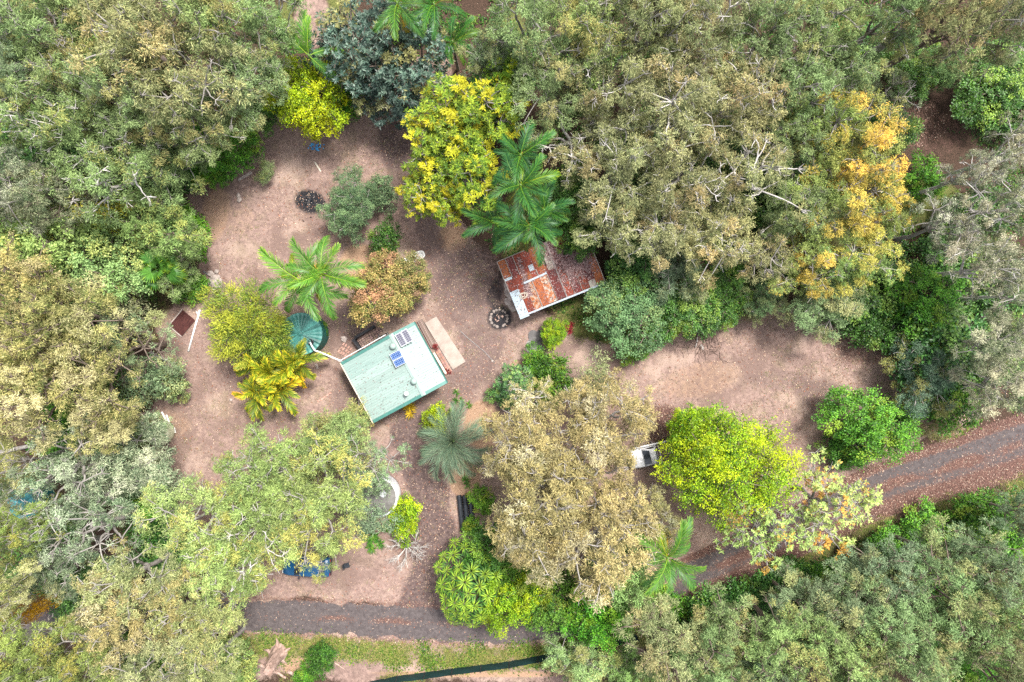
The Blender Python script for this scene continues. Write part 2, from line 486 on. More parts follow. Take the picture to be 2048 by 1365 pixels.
TREE_BASES = []
def tree(a, pal, px, py, r, H, label, name=None, cat='tree', group=None, bark='pale', ry=None, tint=(1, 1, 1), jit=0.10, var=None):
    A = ARCH[a]
    zc = A['zc'] * H
    c = W(px, py, zc)
    s = (CAM_H - zc) / F_PX
    Rx = r * s / A['R']
    Ry = (ry if ry else r) * s / A['R']
    idx = var if var is not None else len(TREE_BASES)
    tm, lm = A['meshes'][idx % len(A['meshes'])]
    o = thing(name or ('shrub' if a == 'shrub' else 'tree'), label, cat, (c[0], c[1], 0), 0.0, group)
    o.scale = (Rx, Ry, H / A['H'])
    rz = random.uniform(0, 6.28)
    obj('trunk', tm, BARK[bark], o, rot=(0, 0, rz))
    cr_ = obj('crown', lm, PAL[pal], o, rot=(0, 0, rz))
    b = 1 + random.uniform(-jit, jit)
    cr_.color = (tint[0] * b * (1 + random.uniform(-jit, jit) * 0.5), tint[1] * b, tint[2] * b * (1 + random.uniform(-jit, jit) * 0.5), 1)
    TREE_BASES.append((label, px, py))
    return o

# ---- fronds
def frond_mesh(seed, L=3.6, n=40, ll=0.75, lw=0.055, p0=0.9, p1=-0.7, v=0.5, droop=0.5, twist=0.0, bare=0.10, rr=0.05):
    rng = np.random.default_rng(seed)
    t = np.linspace(0, 1, 15)
    ang = p0 + (p1 - p0) * t ** 1.2
    step = L / 14
    x = np.concatenate([[0], np.cumsum(np.cos(ang[:-1]) * step)])
    z = np.concatenate([[0], np.cumsum(np.sin(ang[:-1]) * step)])
    y = twist * t ** 2 * L * 0.25
    pts = np.stack([x, y, z], 1)
    qb = QB()
    V, Q = tube(pts, np.linspace(rr, rr * 0.25, 15), 4)
    qb.add(V, Q, np.tile([0.3, 1.1, 0.5], (len(V), 1)))
    tt = np.linspace(bare, 0.995, n)
    P = np.stack([np.interp(tt, t, pts[:, i]) for i in range(3)], 1)
    T = unit(np.stack([np.interp(tt, t, np.gradient(pts[:, i])) for i in range(3)], 1))
    side0 = unit(np.cross(np.array([0, 0, 1.0]), T))
    up = unit(np.cross(T, side0))
    for s in (-1, 1):
        env = np.clip(np.sin(math.pi * (0.13 + 0.82 * (tt - bare) / (1 - bare))), 0.12, 1) ** 0.6 * ll
        env = env * rng.uniform(0.88, 1.1, n)
        sw = np.radians(38 + 32 * tt)[:, None] + rng.normal(0, 0.06, (n, 1))
        d = s * side0 * np.cos(sw) + T * np.sin(sw) + up * v
        d = unit(d + rng.normal(0, 0.04, (n, 3)))
        w = unit(np.cross(d, up)) * (lw / 2)
        mid = P + d * env[:, None] * 0.5
        d2 = unit(d + np.array([0, 0, -droop]) * (0.7 + 0.6 * rng.random((n, 1))))
        tip = mid + d2 * env[:, None] * 0.5
        Vv = np.stack([P - w * 0.6, P + w * 0.6, mid + w, mid - w, tip + w * 0.18, tip - w * 0.18], 1).reshape(-1, 3)
        b = np.arange(n)[:, None] * 6
        Q = np.concatenate([b + np.array([0, 1, 2, 3]), b + np.array([3, 2, 4, 5])])
        rx = rng.random(n)
        Av = np.stack([np.repeat(rx[:, None], 6, 1), np.tile(np.array([0.1, 0.1, 0.45, 0.45, 0.85, 0.85]), (n, 1)) * (0.6 + 0.5 * tt[:, None]), np.repeat(rx[:, None], 6, 1)], 2).reshape(-1, 3)
        qb.add(Vv, Q, Av)
    return qb.mesh('frond_%d' % seed)

FR_BIG = [frond_mesh(500 + i, 3.7, 42, 0.95, 0.058, p0=[0.75, 0.5, 0.3][i], p1=[-0.75, -0.9, -1.1][i], v=[0.45, 0.25, 0.05][i], droop=[0.3, 0.55, 0.8][i], twist=[0.3, -0.4, 0.2][i]) for i in range(3)]
FR_CANE = [frond_mesh(520 + i, 2.0, 24, 0.55, 0.06, p0=[1.2, 0.95, 0.6][i], p1=[-0.5, -0.8, -0.9][i], v=0.35, droop=0.4, twist=[0.5, -0.5, 0.1][i], rr=0.02) for i in range(3)]
FR_BLUE = [frond_mesh(540 + i, 2.9, 38, 0.72, 0.026, p0=[1.15, 0.8, 0.45][i], p1=[-1.1, -1.4, -1.2][i], v=0.55, droop=0.45, twist=[0.9, 1.1, 0.8][i], rr=0.03) for i in range(3)]

def fan_mesh(seed, pet=0.9, R=0.75, n=22):
    rng = np.random.default_rng(seed)
    qb = QB()
    pts = np.stack([np.linspace(0, pet, 6), np.zeros(6), np.linspace(0, pet * 0.35, 6)], 1)
    V, Q = tube(pts, np.full(6, 0.02), 4); qb.add(V, Q, np.tile([0.3, 0.6, 0.5], (len(V), 1)))
    a = np.radians(np.linspace(-125, 125, n))
    c = pts[-1]
    d = np.stack([np.cos(a), np.sin(a), 0.15 + 0 * a], 1)
    ln = R * (0.8 + 0.2 * np.cos(a)) * rng.uniform(0.9, 1.05, n)
    w = np.stack([-np.sin(a), np.cos(a), 0 * a], 1) * 0.05
    mid = c + d * ln[:, None] * 0.6
    tip = c + d * ln[:, None] + np.array([0, 0, -0.22])
    Vv = np.stack([np.tile(c, (n, 1)) - w * 0.1, np.tile(c, (n, 1)) + w * 0.1, mid + w, mid - w, tip + w * 0.2, tip - w * 0.2], 1).reshape(-1, 3)
    b = np.arange(n)[:, None] * 6
    Q = np.concatenate([b + np.array([0, 1, 2, 3]), b + np.array([3, 2, 4, 5])])
    rx = rng.random(n)
    Av = np.stack([np.repeat(rx[:, None], 6, 1), np.tile(np.array([0.1, 0.1, 0.4, 0.4, 0.8, 0.8]), (n, 1)), np.repeat(rx[:, None], 6, 1)], 2).reshape(-1, 3)
    qb.add(Vv, Q, Av)
    return qb.mesh('fan_%d' % seed)
FR_FAN = [fan_mesh(560), fan_mesh(561, 0.7, 0.65)]

# straplike rosette (cordyline, bromeliad, grassy tuft)
def strap_mesh(seed, n=26, L=0.6, w=0.06, up=0.7):
    rng = np.random.default_rng(seed)
    az = rng.uniform(0, 6.28, n)
    el = rng.uniform(0.1, up, n)
    d = np.stack([np.cos(az) * np.cos(el), np.sin(az) * np.cos(el), np.sin(el)], 1)
    sdv = np.stack([-np.sin(az), np.cos(az), 0 * az], 1) * w / 2
    ln = (L * rng.uniform(0.7, 1.15, n))[:, None]
    mid = d * ln * 0.55
    tip = d * ln; tip[:, 2] -= 0.25 * ln[:, 0]
    Vv = np.stack([-sdv * 0.5, sdv * 0.5, mid + sdv, mid - sdv, tip + sdv * 0.15, tip - sdv * 0.15], 1)
    Vv[:, :, 2] += 0.05
    b = np.arange(n)[:, None] * 6
    Q = np.concatenate([b + np.array([0, 1, 2, 3]), b + np.array([3, 2, 4, 5])])
    rx = rng.random(n)
    Av = np.stack([np.repeat(rx[:, None], 6, 1), np.tile(np.array([0.2, 0.2, 0.5, 0.5, 0.8, 0.8]), (n, 1)), np.repeat(rx[:, None], 6, 1)], 2).reshape(-1, 3)
    return quad_mesh('strap_%d' % seed, Vv.reshape(-1, 3), Q, Av)
STRAP = [strap_mesh(580 + i) for i in range(3)]

def palm_trunk(h, r, lean=(0, 0), seed=0):
    n = 14
    t = np.linspace(0, 1, n)
    pts = np.stack([lean[0] * t ** 1.5, lean[1] * t ** 1.5, -0.15 + (h + 0.15) * t], 1)
    rad = r * (1.25 - 0.35 * t ** 0.5)
    rad[1::2] *= 0.93
    V, Q = tube(pts, rad, 9)
    return quad_mesh('palm_trunk', V, Q, None, True)

SHAFT_MAT = ramp_noise_mat('crownshaft_green', (0.10, 0.19, 0.05), (0.17, 0.26, 0.08), 4, 0.5)

def palm(px, py, z, r, n, label, fr=FR_BIG, pal='palm', Lf=3.7, name='palm_tree', seed=0, tr=0.13, old=0.2, lean=(0, 0), group=None, young=True, tint=(1, 1, 1), azr=None, pitch=(0.25, -0.35), bark='palm', dead=True):
    rng = random.Random(seed)
    c = W(px, py, z)
    s = (CAM_H - z) / F_PX
    k = r * s / (Lf * 0.86)
    o = thing(name, label, 'palm', (c[0] - lean[0], c[1] - lean[1], 0), 0, group)
    obj('trunk', palm_trunk(z - 0.5, tr, lean), BARK[bark], o)
    m = MB(); m.lathe([(tr * 0.95, 0), (tr * 1.15, 0.25), (tr * 0.8, 0.7), (tr * 0.35, 0.95)], 9)
    m.build('crownshaft', SHAFT_MAT, o, (lean[0], lean[1], z - 0.65), smooth=True)
    for i in range(n):
        f = i / max(1, n - 1)          # 0 = youngest, upright; 1 = oldest, hanging
        az = (i * 2.39996 + rng.uniform(-0.25, 0.25) + seed) if azr is None else azr[i % len(azr)]
        me = fr[min(2, int(f * 3))] if len(fr) == 3 else fr[i % len(fr)]
        pt = pitch[0] + (pitch[1] - pitch[0]) * f + rng.uniform(-0.1, 0.1)
        ob = obj('frond', me, PAL[pal], o, (lean[0], lean[1], z), (rng.uniform(-0.35, 0.35), -pt, az), [k * rng.uniform(0.72, 1.12)] * 3)
        ob.rotation_mode = 'XYZ'
        b = rng.uniform(0.85, 1.15)
        if i >= n - 2 and dead:
            ob.color = (3.2 * b, 1.1 * b, 0.9 * b, 1); ob.rotation_euler[1] = 0.35 + rng.uniform(0, .3); ob.scale = [k * .8] * 3
        elif rng.random() < old and f > 0.5:
            ob.color = (2.6 * b, 1.55 * b, 0.7 * b, 1)
        elif f < 0.25 and young:
            ob.color = (1.5 * b * tint[0], 1.35 * b * tint[1], 0.9 * b, 1)
        else:
            ob.color = (b * tint[0], b * tint[1], b * tint[2], 1)
    return o

# ------------------------------------------------------------------ setting: ground, road, driveway
GS = F_PX / CAM_H                      # photo pixels per metre on the ground

def wob(x, y, f, seed, k=9):
    """smooth pseudo noise in about -1..1"""
    r = np.random.default_rng(seed)
    v = 0
    for i in range(k):
        a = r.uniform(0, 6.28); ff = f * r.uniform(0.5, 1.8); p = r.uniform(0, 6.28)
        v = v + np.sin((x * math.cos(a) + y * math.sin(a)) * ff + p) * np.sin((x * math.sin(a) - y * math.cos(a)) * ff * 0.7 + 2 * p)
    return v / (k ** 0.5) * 1.2

def sstep(v, a, b):
    t = np.clip((v - a) / (b - a), 0, 1)
    return t * t * (3 - 2 * t)

def seg_dist(x, y, pts):
    """distance and signed side / running length to a polyline (pixels)"""
    pts = np.asarray(pts, float)
    best = np.full(x.shape, 1e9); side = np.zeros(x.shape)
    for (ax, ay), (bx, by) in zip(pts[:-1], pts[1:]):
        dx, dy = bx - ax, by - ay
        t = np.clip(((x - ax) * dx + (y - ay) * dy) / (dx * dx + dy * dy), 0, 1)
        ex, ey = x - ax - t * dx, y - ay - t * dy
        d = np.hypot(ex, ey)
        s = np.sign(dx * ey - dy * ex)
        m = d < best
        best = np.where(m, d, best); side = np.where(m, s, side)
    return best, side

def poly_sdf(x, y, pts):
    """positive inside"""
    pts = list(pts) + [pts[0]]
    d, _ = seg_dist(x, y, pts)
    ins = np.zeros(x.shape, bool)
    for (ax, ay), (bx, by) in zip(pts[:-1], pts[1:]):
        c = ((ay > y) != (by > y))
        xx = (bx - ax) * (y - ay) / (by - ay + 1e-9) + ax
        ins ^= c & (x < xx)
    return np.where(ins, d, -d)

def smooth_line(pts, n=10):
    P = np.asarray(pts, float)
    P = np.vstack([2 * P[0] - P[1], P, 2 * P[-1] - P[-2]])
    out = []
    for i in range(1, len(P) - 2):
        for t in np.linspace(0, 1, n, endpoint=False):
            a, b, c, d = P[i - 1:i + 3]
            out.append(0.5 * (2 * b + (c - a) * t + (2 * a - 5 * b + 4 * c - d) * t ** 2 + (3 * b - a - 3 * c + d) * t ** 3))
    out.append(P[-2])
    return np.array(out)

ROAD = [(-500, 1330), (-100, 1285), (250, 1240), (450, 1233), (620, 1236), (820, 1246), (1000, 1254), (1130, 1243), (1260, 1208), (1400, 1150), (1580, 1068), (1750, 985), (1900, 937), (2060, 884), (2500, 740)]
ROAD_W = [38, 38, 36, 34, 34, 35, 36, 38, 37, 37, 39, 42, 45, 48, 48]
DRIVE = [(848, 1222), (868, 1150), (872, 1070), (862, 1000), (838, 930), (812, 880), (828, 838), (880, 795), (945, 745), (965, 690), (930, 610), (880, 520), (852, 450)]
DRIVE_W = [70, 58, 52, 50, 44, 40, 36, 40, 48, 50, 52, 40, 30]
CLEAR = [(372, 380), (430, 320), (540, 235), (620, 215), (700, 200), (760, 180), (830, 120), (900, 120), (905, 200), (850, 260), (850, 330), (880, 420), (960, 480), (1010, 560), (1100, 640),
         (1210, 690), (1330, 690), (1420, 620), (1520, 590), (1660, 640), (1760, 690), (1800, 760), (1850, 830), (1950, 838), (1820, 910), (1640, 1010), (1420, 1120), (1200, 1190), (900, 1205),
         (450, 1212), (330, 1100), (340, 960), (285, 850), (350, 740), (300, 640), (400, 560), (415, 480)]
ROAD_S = smooth_line(ROAD, 12); DRIVE_S = smooth_line(DRIVE, 10)

def blob(x, y, cx, cy, rx, ry=None, rot=0.0):
    ry = ry or rx
    c, s = math.cos(rot), math.sin(rot)
    u, v = ((x - cx) * c + (y - cy) * s) / rx, (-(x - cx) * s + (y - cy) * c) / ry
    return 1 - sstep(np.hypot(u, v), 0.55, 1.15)

def zones(x, y):
    n1 = wob(x, y, 1 / 26, 3); n2 = wob(x, y, 1 / 9, 4); n3 = wob(x, y, 1 / 70, 5)
    dd = n1 * 10 + n2 * 4
    clear = sstep(poly_sdf(x, y, CLEAR) + dd, -14, 16)
    gap = np.maximum.reduce([blob(x, y, 625, 40, 45, 70), blob(x, y, 700, 900, 90)])
    clear = np.maximum(clear, gap * 0.85)
    dv, sv = seg_dist(x, y, ROAD_S[::3])
    clear = np.maximum(clear, 0.85 * (sv > 0) * (1 - sstep(dv + dd, 95, 140)) * sstep(x, 400, 480) * (1 - sstep(x, 1240, 1330)))
    dr, sr = seg_dist(x, y, ROAD_S[::3])
    hw = np.interp(x, [p[0] for p in ROAD], ROAD_W)
    road = 1 - sstep(dr + n2 * 4 + n1 * 2, hw * 0.80, hw * 1.05)
    sgn = sr * dr / hw
    # leaf litter lies between the two wheel tracks and along both edges
    mid = 0.75 * np.exp(-((sgn + 0.02 + 0.1 * n1) / 0.26) ** 2) * sstep(n1 + n3, -1.2, 1.0)
    edge = np.exp(-((np.abs(sgn) - 1.05) / 0.22) ** 2)
    right = sstep(x, 1150, 1500)
    red = np.clip(mid * (0.9 + 0.25 * right) + edge * (0.55 + 0.5 * right) + right * 0.8 * np.exp(-((sgn - 0.75) / 0.36) ** 2) + 0.12 * right, 0, 1)
    red = np.maximum(red, blob(x, y, 405, 360, 40) * 0.5)
    red = np.maximum(red, blob(x, y, 1865, 255, 95, 85) * 0.45)
    red = np.maximum(red, blob(x, y, 1330, 850, 60, 50) * 0.8)
    red = np.maximum(red, blob(x, y, 1720, 690, 80, 60) * 0.55)
    dd2, _ = seg_dist(x, y, DRIVE_S[::2])
    dw = np.interp(y, [450, 610, 700, 795, 838, 930, 1070, 1222], [30, 52, 50, 40, 36, 44, 52, 70])
    path = (1 - sstep(dd2 + n2 * 6 + n1 * 6, dw * 0.62, dw * 1.12))
    path = np.maximum.reduce([path * (0.60 + 0.32 * sstep(y, 800, 900)), blob(x, y, 935, 560, 90, 95) * 0.72, blob(x, y, 650, 240, 80, 35) * 0.7, blob(x, y, 790, 280, 45, 80) * 0.8, blob(x, y, 1560, 760, 90, 28) * 0.5, blob(x, y, 1640, 790, 70, 45) * 0.6, blob(x, y, 480, 760, 40, 50) * 0.5, blob(x, y, 700, 800, 50, 60) * 0.55, blob(x, y, 560, 850, 60, 60) * 0.45, blob(x, y, 700, 640, 50, 50) * 0.6])
    green = np.clip((1 - sstep(np.abs(sgn - 1.75) + n2 * 0.15, 0.45, 0.95)) * (sr > 0) * (0.68 + 0.22 * n1 + 0.2 * n2), 0, 1) * sstep(x, 380, 470)
    green = np.maximum.reduce([green, blob(x, y, 1480, 625, 70, 30) * 0.55, blob(x, y, 1160, 625, 60, 25) * 0.4, blob(x, y, 900, 690, 40, 40) * 0.25, blob(x, y, 1880, 860, 60, 28) * 0.6, blob(x, y, 300, 620, 60, 60) * 0.5, blob(x, y, 940, 930, 30, 30) * 0.4])
    green = np.maximum(green, (1 - clear) * (1 - road) * np.clip(0.12 + 0.7 * n3 + 0.4 * n1, 0, 0.9) * (red < 0.5) * (1 - blob(x, y, 1860, 260, 110, 110)))
    ash = np.maximum.reduce([blob(x, y, 620, 404, 40, 30, 0.3) * 0.85, blob(x, y, 1000, 636, 32, 32) * 0.85, blob(x, y, 990, 588, 22, 42, 0.25) * 0.62, blob(x, y, 700, 1120, 12) * 0.2, blob(x, y, 645, 365, 22, 10) * 0.4])  # slim blob along the shed's left side is painted shade, not ash
    sand = np.maximum.reduce([blob(x, y, 905, 478, 38, 32), blob(x, y, 720, 525, 50, 45) * 0.9, blob(x, y, 965, 850, 45, 60), blob(x, y, 835, 1000, 16, 60) * 0.9, blob(x, y, 930, 960, 40, 45) * 0.9, blob(x, y, 1040, 735, 30, 18) * 0.8, blob(x, y, 340, 850, 60, 40) * 0.5, blob(x, y, 480, 440, 45, 45) * 0.45, blob(x, y, 430, 430, 40, 80, 0.2) * 0.6, blob(x, y, 1400, 760, 120, 50, -0.2) * 0.5, blob(x, y, 800, 1190, 60, 25) * 0.3, blob(x, y, 620, 1180, 60, 20) * 0.4, blob(x, y, 950, 1348, 260, 10) * 0.8, blob(x, y, 590, 1330, 35, 25) * 0.8])
    return np.stack([clear, path, road, green], -1), np.stack([ash, sand, red, np.ones_like(ash)], -1)

def ground_mat():
    m, nt, bs = new_mat('earth')
    N, Lk = nt.nodes, nt.links
    geo = N.new('ShaderNodeNewGeometry')
    def noise(scale, detail=4, rough=0.6, stretch=None):
        n = N.new('ShaderNodeTexNoise'); n.inputs['Scale'].default_value = scale
        n.inputs['Detail'].default_value = detail; n.inputs['Roughness'].default_value = rough
        Lk.new(geo.outputs['Position'], n.inputs['Vector'])
        return n.outputs['Fac']
    def mrange(v, a, b):
        n = N.new('ShaderNodeMapRange'); n.interpolation_type = 'SMOOTHSTEP'
        n.inputs['From Min'].default_value = a; n.inputs['From Max'].default_value = b
        Lk.new(v, n.inputs['Value']); return n.outputs[0]
    def ma(op, a, b, c=None):
        n = N.new('ShaderNodeMath'); n.operation = op
        for i, v in enumerate((a, b, c)):
            if v is None: continue
            if isinstance(v, (int, float)): n.inputs[i].default_value = v
            else: Lk.new(v, n.inputs[i])
        return n.outputs[0]
    def mix(f, a, b, mode='MIX'):
        n = N.new('ShaderNodeMix'); n.data_type = 'RGBA'; n.blend_type = mode
        for key, v in (('Factor', f), ('A', a), ('B', b)):
            if isinstance(v, tuple): n.inputs[key].default_value = (*v, 1)
            elif isinstance(v, (int, float)): n.inputs[key].default_value = v
            else: Lk.new(v, n.inputs[key])
        return n.outputs['Result']
    a1 = N.new('ShaderNodeAttribute'); a1.attribute_name = 'zone'
    a2 = N.new('ShaderNodeAttribute'); a2.attribute_name = 'zone2'
    s1 = N.new('ShaderNodeSeparateColor'); Lk.new(a1.outputs['Color'], s1.inputs[0])
    s2 = N.new('ShaderNodeSeparateColor'); Lk.new(a2.outputs['Color'], s2.inputs[0])
    nf = noise(13, 4, 0.7); nm = noise(2.6, 5, 0.7); nl = noise(0.45, 5, 0.65); nx = noise(30, 3, 0.7); nt_ = noise(4.2, 5, 0.72)
    jit = ma('ADD', ma('MULTIPLY_ADD', nf, 0.7, -0.35), ma('MULTIPLY_ADD', nm, 0.9, -0.45))
    def fac(sock, a=0.3, b=0.7, j=1.0):
        return mrange(ma('MULTIPLY_ADD', jit, j, sock), a, b)
    litter = mix(mrange(nf, 0.4, 0.6), (0.03, 0.022, 0.016), (0.085, 0.052, 0.038))
    tan = mix(mrange(nm, 0.35, 0.68), (0.20, 0.135, 0.117), (0.31, 0.215, 0.183))
    tan = mix(ma('MULTIPLY', mrange(nl, 0.48, 0.68), 0.6), tan, (0.215, 0.165, 0.11))          # drier grassy patches
    tuft = ma('MULTIPLY', mrange(nt_, 0.50, 0.66), mrange(nl, 0.35, 0.55))
    tan = mix(ma('MULTIPLY', tuft, 0.75), tan, (0.085, 0.064, 0.06))
    nb = noise(0.16, 6, 0.62)
    tan = mix(ma('MULTIPLY', mrange(nb, 0.48, 0.60), 0.75), tan, (0.155, 0.105, 0.09))
    ng = noise(0.22, 6, 0.66)
    tan = mix(ma('MULTIPLY', mrange(ng, 0.52, 0.66), 0.7), tan, (0.37, 0.27, 0.225))                            # dark mown tussocks
    path = mix(mrange(nm, 0.35, 0.65), (0.075, 0.052, 0.050), (0.145, 0.102, 0.094))
    path = mix(ma('MULTIPLY', mrange(nt_, 0.52, 0.66), 0.5), path, (0.055, 0.044, 0.042))
    sand = mix(mrange(nf, 0.4, 0.62), (0.26, 0.165, 0.108), (0.36, 0.235, 0.16))
    red = mix(mrange(nf, 0.4, 0.62), (0.075, 0.042, 0.036), (0.15, 0.085, 0.07))
    green = mix(mrange(nf, 0.38, 0.62), (0.06, 0.075, 0.022), (0.15, 0.155, 0.05))
    road = mix(mrange(nm, 0.3, 0.7), (0.068, 0.057, 0.058), (0.112, 0.095, 0.094))
    ash_shadow_c = mix(mrange(nf, 0.45, 0.62), (0.012, 0.012, 0.015), (0.055, 0.05, 0.052))  # colour for burnt ground and for the shade painted beside the shed
    col = mix(fac(s1.outputs[0]), litter, tan)
    col = mix(fac(s2.outputs[1], 0.35, 0.75, 0.6), col, sand)
    col = mix(fac(s1.outputs[1], 0.25, 0.85, 0.8), col, path)
    col = mix(fac(a1.outputs['Alpha'], 0.35, 0.75, 1.0), col, green)
    col = mix(fac(s1.outputs[2], 0.35, 0.65, 0.4), col, road)
    col = mix(fac(s2.outputs[2], 0.35, 0.75, 1.1), col, red)
    col = mix(fac(s2.outputs[0], 0.3, 0.8, 0.7), col, ash_shadow_c)
    gr = ma('MULTIPLY_ADD', nx, 1.0, 0.5)
    cc = N.new('ShaderNodeCombineColor')
    for i in range(3): Lk.new(gr, cc.inputs[i])
    col = mix(1.0, col, cc.outputs[0], 'MULTIPLY')
    Lk.new(col, bs.inputs['Base Color'])
    bs.inputs['Roughness'].default_value = 0.95
    bs.inputs['Specular IOR Level'].default_value = 0.1
    bp = N.new('ShaderNodeBump'); bp.inputs['Strength'].default_value = 0.6; bp.inputs['Distance'].default_value = 0.06
    Lk.new(ma('ADD', nf, ma('MULTIPLY', nm, 1.2)), bp.inputs['Height']); Lk.new(bp.outputs['Normal'], bs.inputs['Normal'])
    return m
EARTH = ground_mat()

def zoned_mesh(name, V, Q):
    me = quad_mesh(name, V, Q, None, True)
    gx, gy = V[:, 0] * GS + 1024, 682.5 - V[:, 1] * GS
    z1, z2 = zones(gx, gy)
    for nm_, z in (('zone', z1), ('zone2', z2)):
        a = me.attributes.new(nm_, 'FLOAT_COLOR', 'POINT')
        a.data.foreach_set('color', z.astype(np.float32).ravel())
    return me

def axis_coords(inner, step, outer):
    a = np.arange(-inner, inner + step / 2, step)
    o = inner + np.cumsum(np.geomspace(1.5, outer / 3, 14))
    return np.concatenate([-o[::-1], a, o])
gxs, gys = axis_coords(52, 0.28, 500), axis_coords(37, 0.28, 500)
GX, GY = np.meshgrid(gxs, gys)
gV = np.stack([GX.ravel(), GY.ravel(), np.zeros(GX.size)], 1)
pxg, pyg = gV[:, 0] * GS + 1024, 682.5 - gV[:, 1] * GS
far_clear = sstep(-poly_sdf(pxg, pyg, CLEAR), 30, 120)
rd_g, _ = seg_dist(pxg, pyg, ROAD_S[::3])
gV[:, 2] = 0.22 * far_clear * sstep(rd_g, 90, 170) * (wob(gV[:, 0], gV[:, 1], 0.5, 8) + 0.4)
nx_, ny_ = len(gxs), len(gys)
ii, jj = np.meshgrid(np.arange(nx_ - 1), np.arange(ny_ - 1))
gi = (jj * nx_ + ii).ravel()
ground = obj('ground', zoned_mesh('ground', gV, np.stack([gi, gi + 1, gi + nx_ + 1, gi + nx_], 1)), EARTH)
struct(ground)

def strip(name, line, widths, ctrl, z, k=11, over=1.12):
    L = np.asarray(line)
    w = np.interp(np.linspace(0, len(ctrl) - 1, len(L)), np.arange(len(ctrl)), widths) * over
    T = unit(np.gradient(L, axis=0)); Nn = np.stack([-T[:, 1], T[:, 0]], 1)
    r = np.random.default_rng(5)
    s = np.linspace(-1, 1, k)
    wl_ = (w * (1 + 0.07 * np.sin(np.arange(len(L)) * 0.9) + 0.05 * r.normal(0, 1, len(L))))
    P = L[:, None, :] + Nn[:, None, :] * (s[None, :, None] * wl_[:, None, None])
    X = (P[..., 0] - 1024) / GS; Y = -(P[..., 1] - 682.5) / GS
    camber = 0.02 * (1 - s ** 2)
    V = np.stack([X, Y, np.broadcast_to(z + camber, X.shape)], -1).reshape(-1, 3)
    n = len(L)
    i, j = np.meshgrid(np.arange(n - 1), np.arange(k - 1), indexing='ij')
    q = (i * k + j).ravel()
    o = obj(name, zoned_mesh(name, V, np.stack([q, q + 1, q + k + 1, q + k], 1)), EARTH)
    return struct(o)
strip('driveway', smooth_line(DRIVE, 14), DRIVE_W, DRIVE, 0.005, 13, 1.0)
strip('road', smooth_line(ROAD, 24), ROAD_W, ROAD, 0.012, 17)

# ------------------------------------------------------------------ house
M_ROOF = ramp_noise_mat('roof_green', (0.21, 0.288, 0.265), (0.265, 0.345, 0.318), 1.6, 0.5, detail=8, c3=(0.30, 0.335, 0.30), spec=0.4, stretch=(0.35, 2.2, 1))
M_FLASH = ramp_noise_mat('flashing_green', (0.045, 0.15, 0.13), (0.07, 0.19, 0.165), 2, 0.5)
M_RIDGE = ramp_noise_mat('ridge_green', (0.24, 0.32, 0.295), (0.28, 0.355, 0.33), 2, 0.5)
M_WALL = ramp_noise_mat('wall_board', (0.30, 0.34, 0.27), (0.38, 0.42, 0.34), 2, 0.8)
M_WHITE = ramp_noise_mat('white_paint', (0.66, 0.65, 0.63), (0.80, 0.79, 0.77), 4, 0.5)
M_CREAM = ramp_noise_mat('cream_paint', (0.52, 0.47, 0.38), (0.62, 0.57, 0.47), 4, 0.6)
M_BLACK = ramp_noise_mat('black_plastic', (0.010, 0.012, 0.016), (0.03, 0.034, 0.042), 4, 0.35, spec=0.5)
M_SLEEPER = ramp_noise_mat('dark_sleeper', (0.018, 0.018, 0.022), (0.05, 0.05, 0.056), 5, 0.8)
M_CONC = ramp_noise_mat('concrete', (0.27, 0.22, 0.19), (0.37, 0.31, 0.27), 1.6, 0.85, detail=8, bump=0.15)
M_CONC_GREY = ramp_noise_mat('concrete_grey', (0.15, 0.14, 0.14), (0.25, 0.235, 0.23), 2.2, 0.9, detail=8, bump=0.2)
M_TIMBER = ramp_noise_mat('weathered_timber', (0.16, 0.11, 0.09), (0.27, 0.20, 0.165), 4, 0.85, stretch=(0.4, 5, 1))
M_BRICK = ramp_noise_mat('brick', (0.26, 0.17, 0.14), (0.42, 0.29, 0.245), 5, 0.9, bump=0.2)
M_TILE = ramp_noise_mat('tile_pink', (0.26, 0.13, 0.10), (0.38, 0.21, 0.165), 3, 0.7)
M_STONE = ramp_noise_mat('stone', (0.26, 0.21, 0.19), (0.46, 0.39, 0.35), 5, 0.9, bump=0.3)
M_GLASS = ramp_noise_mat('window_glass', (0.02, 0.025, 0.03), (0.03, 0.035, 0.04), 1, 0.08, spec=0.8)
M_METAL = ramp_noise_mat('galvanised', (0.42, 0.44, 0.46), (0.58, 0.60, 0.62), 6, 0.45, metal=0.3)

def corr_mesh(name, lx, ly, pitch=0.13, amp=0.016, along='x', rng=None):
    """corrugated sheet lx by ly, origin at its corner, waves running along the given axis, with thickness"""
    wy = ly if along == 'x' else lx
    n = max(8, int(round(wy / pitch)) * 4)
    t = np.linspace(0, wy, n + 1)
    z = amp * np.sin(t / pitch * 2 * math.pi)
    V, F = [], []
    for a in (0, lx if along == 'x' else ly):
        for i in range(n + 1):
            V.append((a, t[i], z[i]) if along == 'x' else (t[i], a, z[i]))
    k = n + 1
    for i in range(n):
        F.append((i, i + 1, k + i + 1, k + i) if along != 'x' else (i, k + i, k + i + 1, i + 1))
    return py_mesh(name, V, F, True)

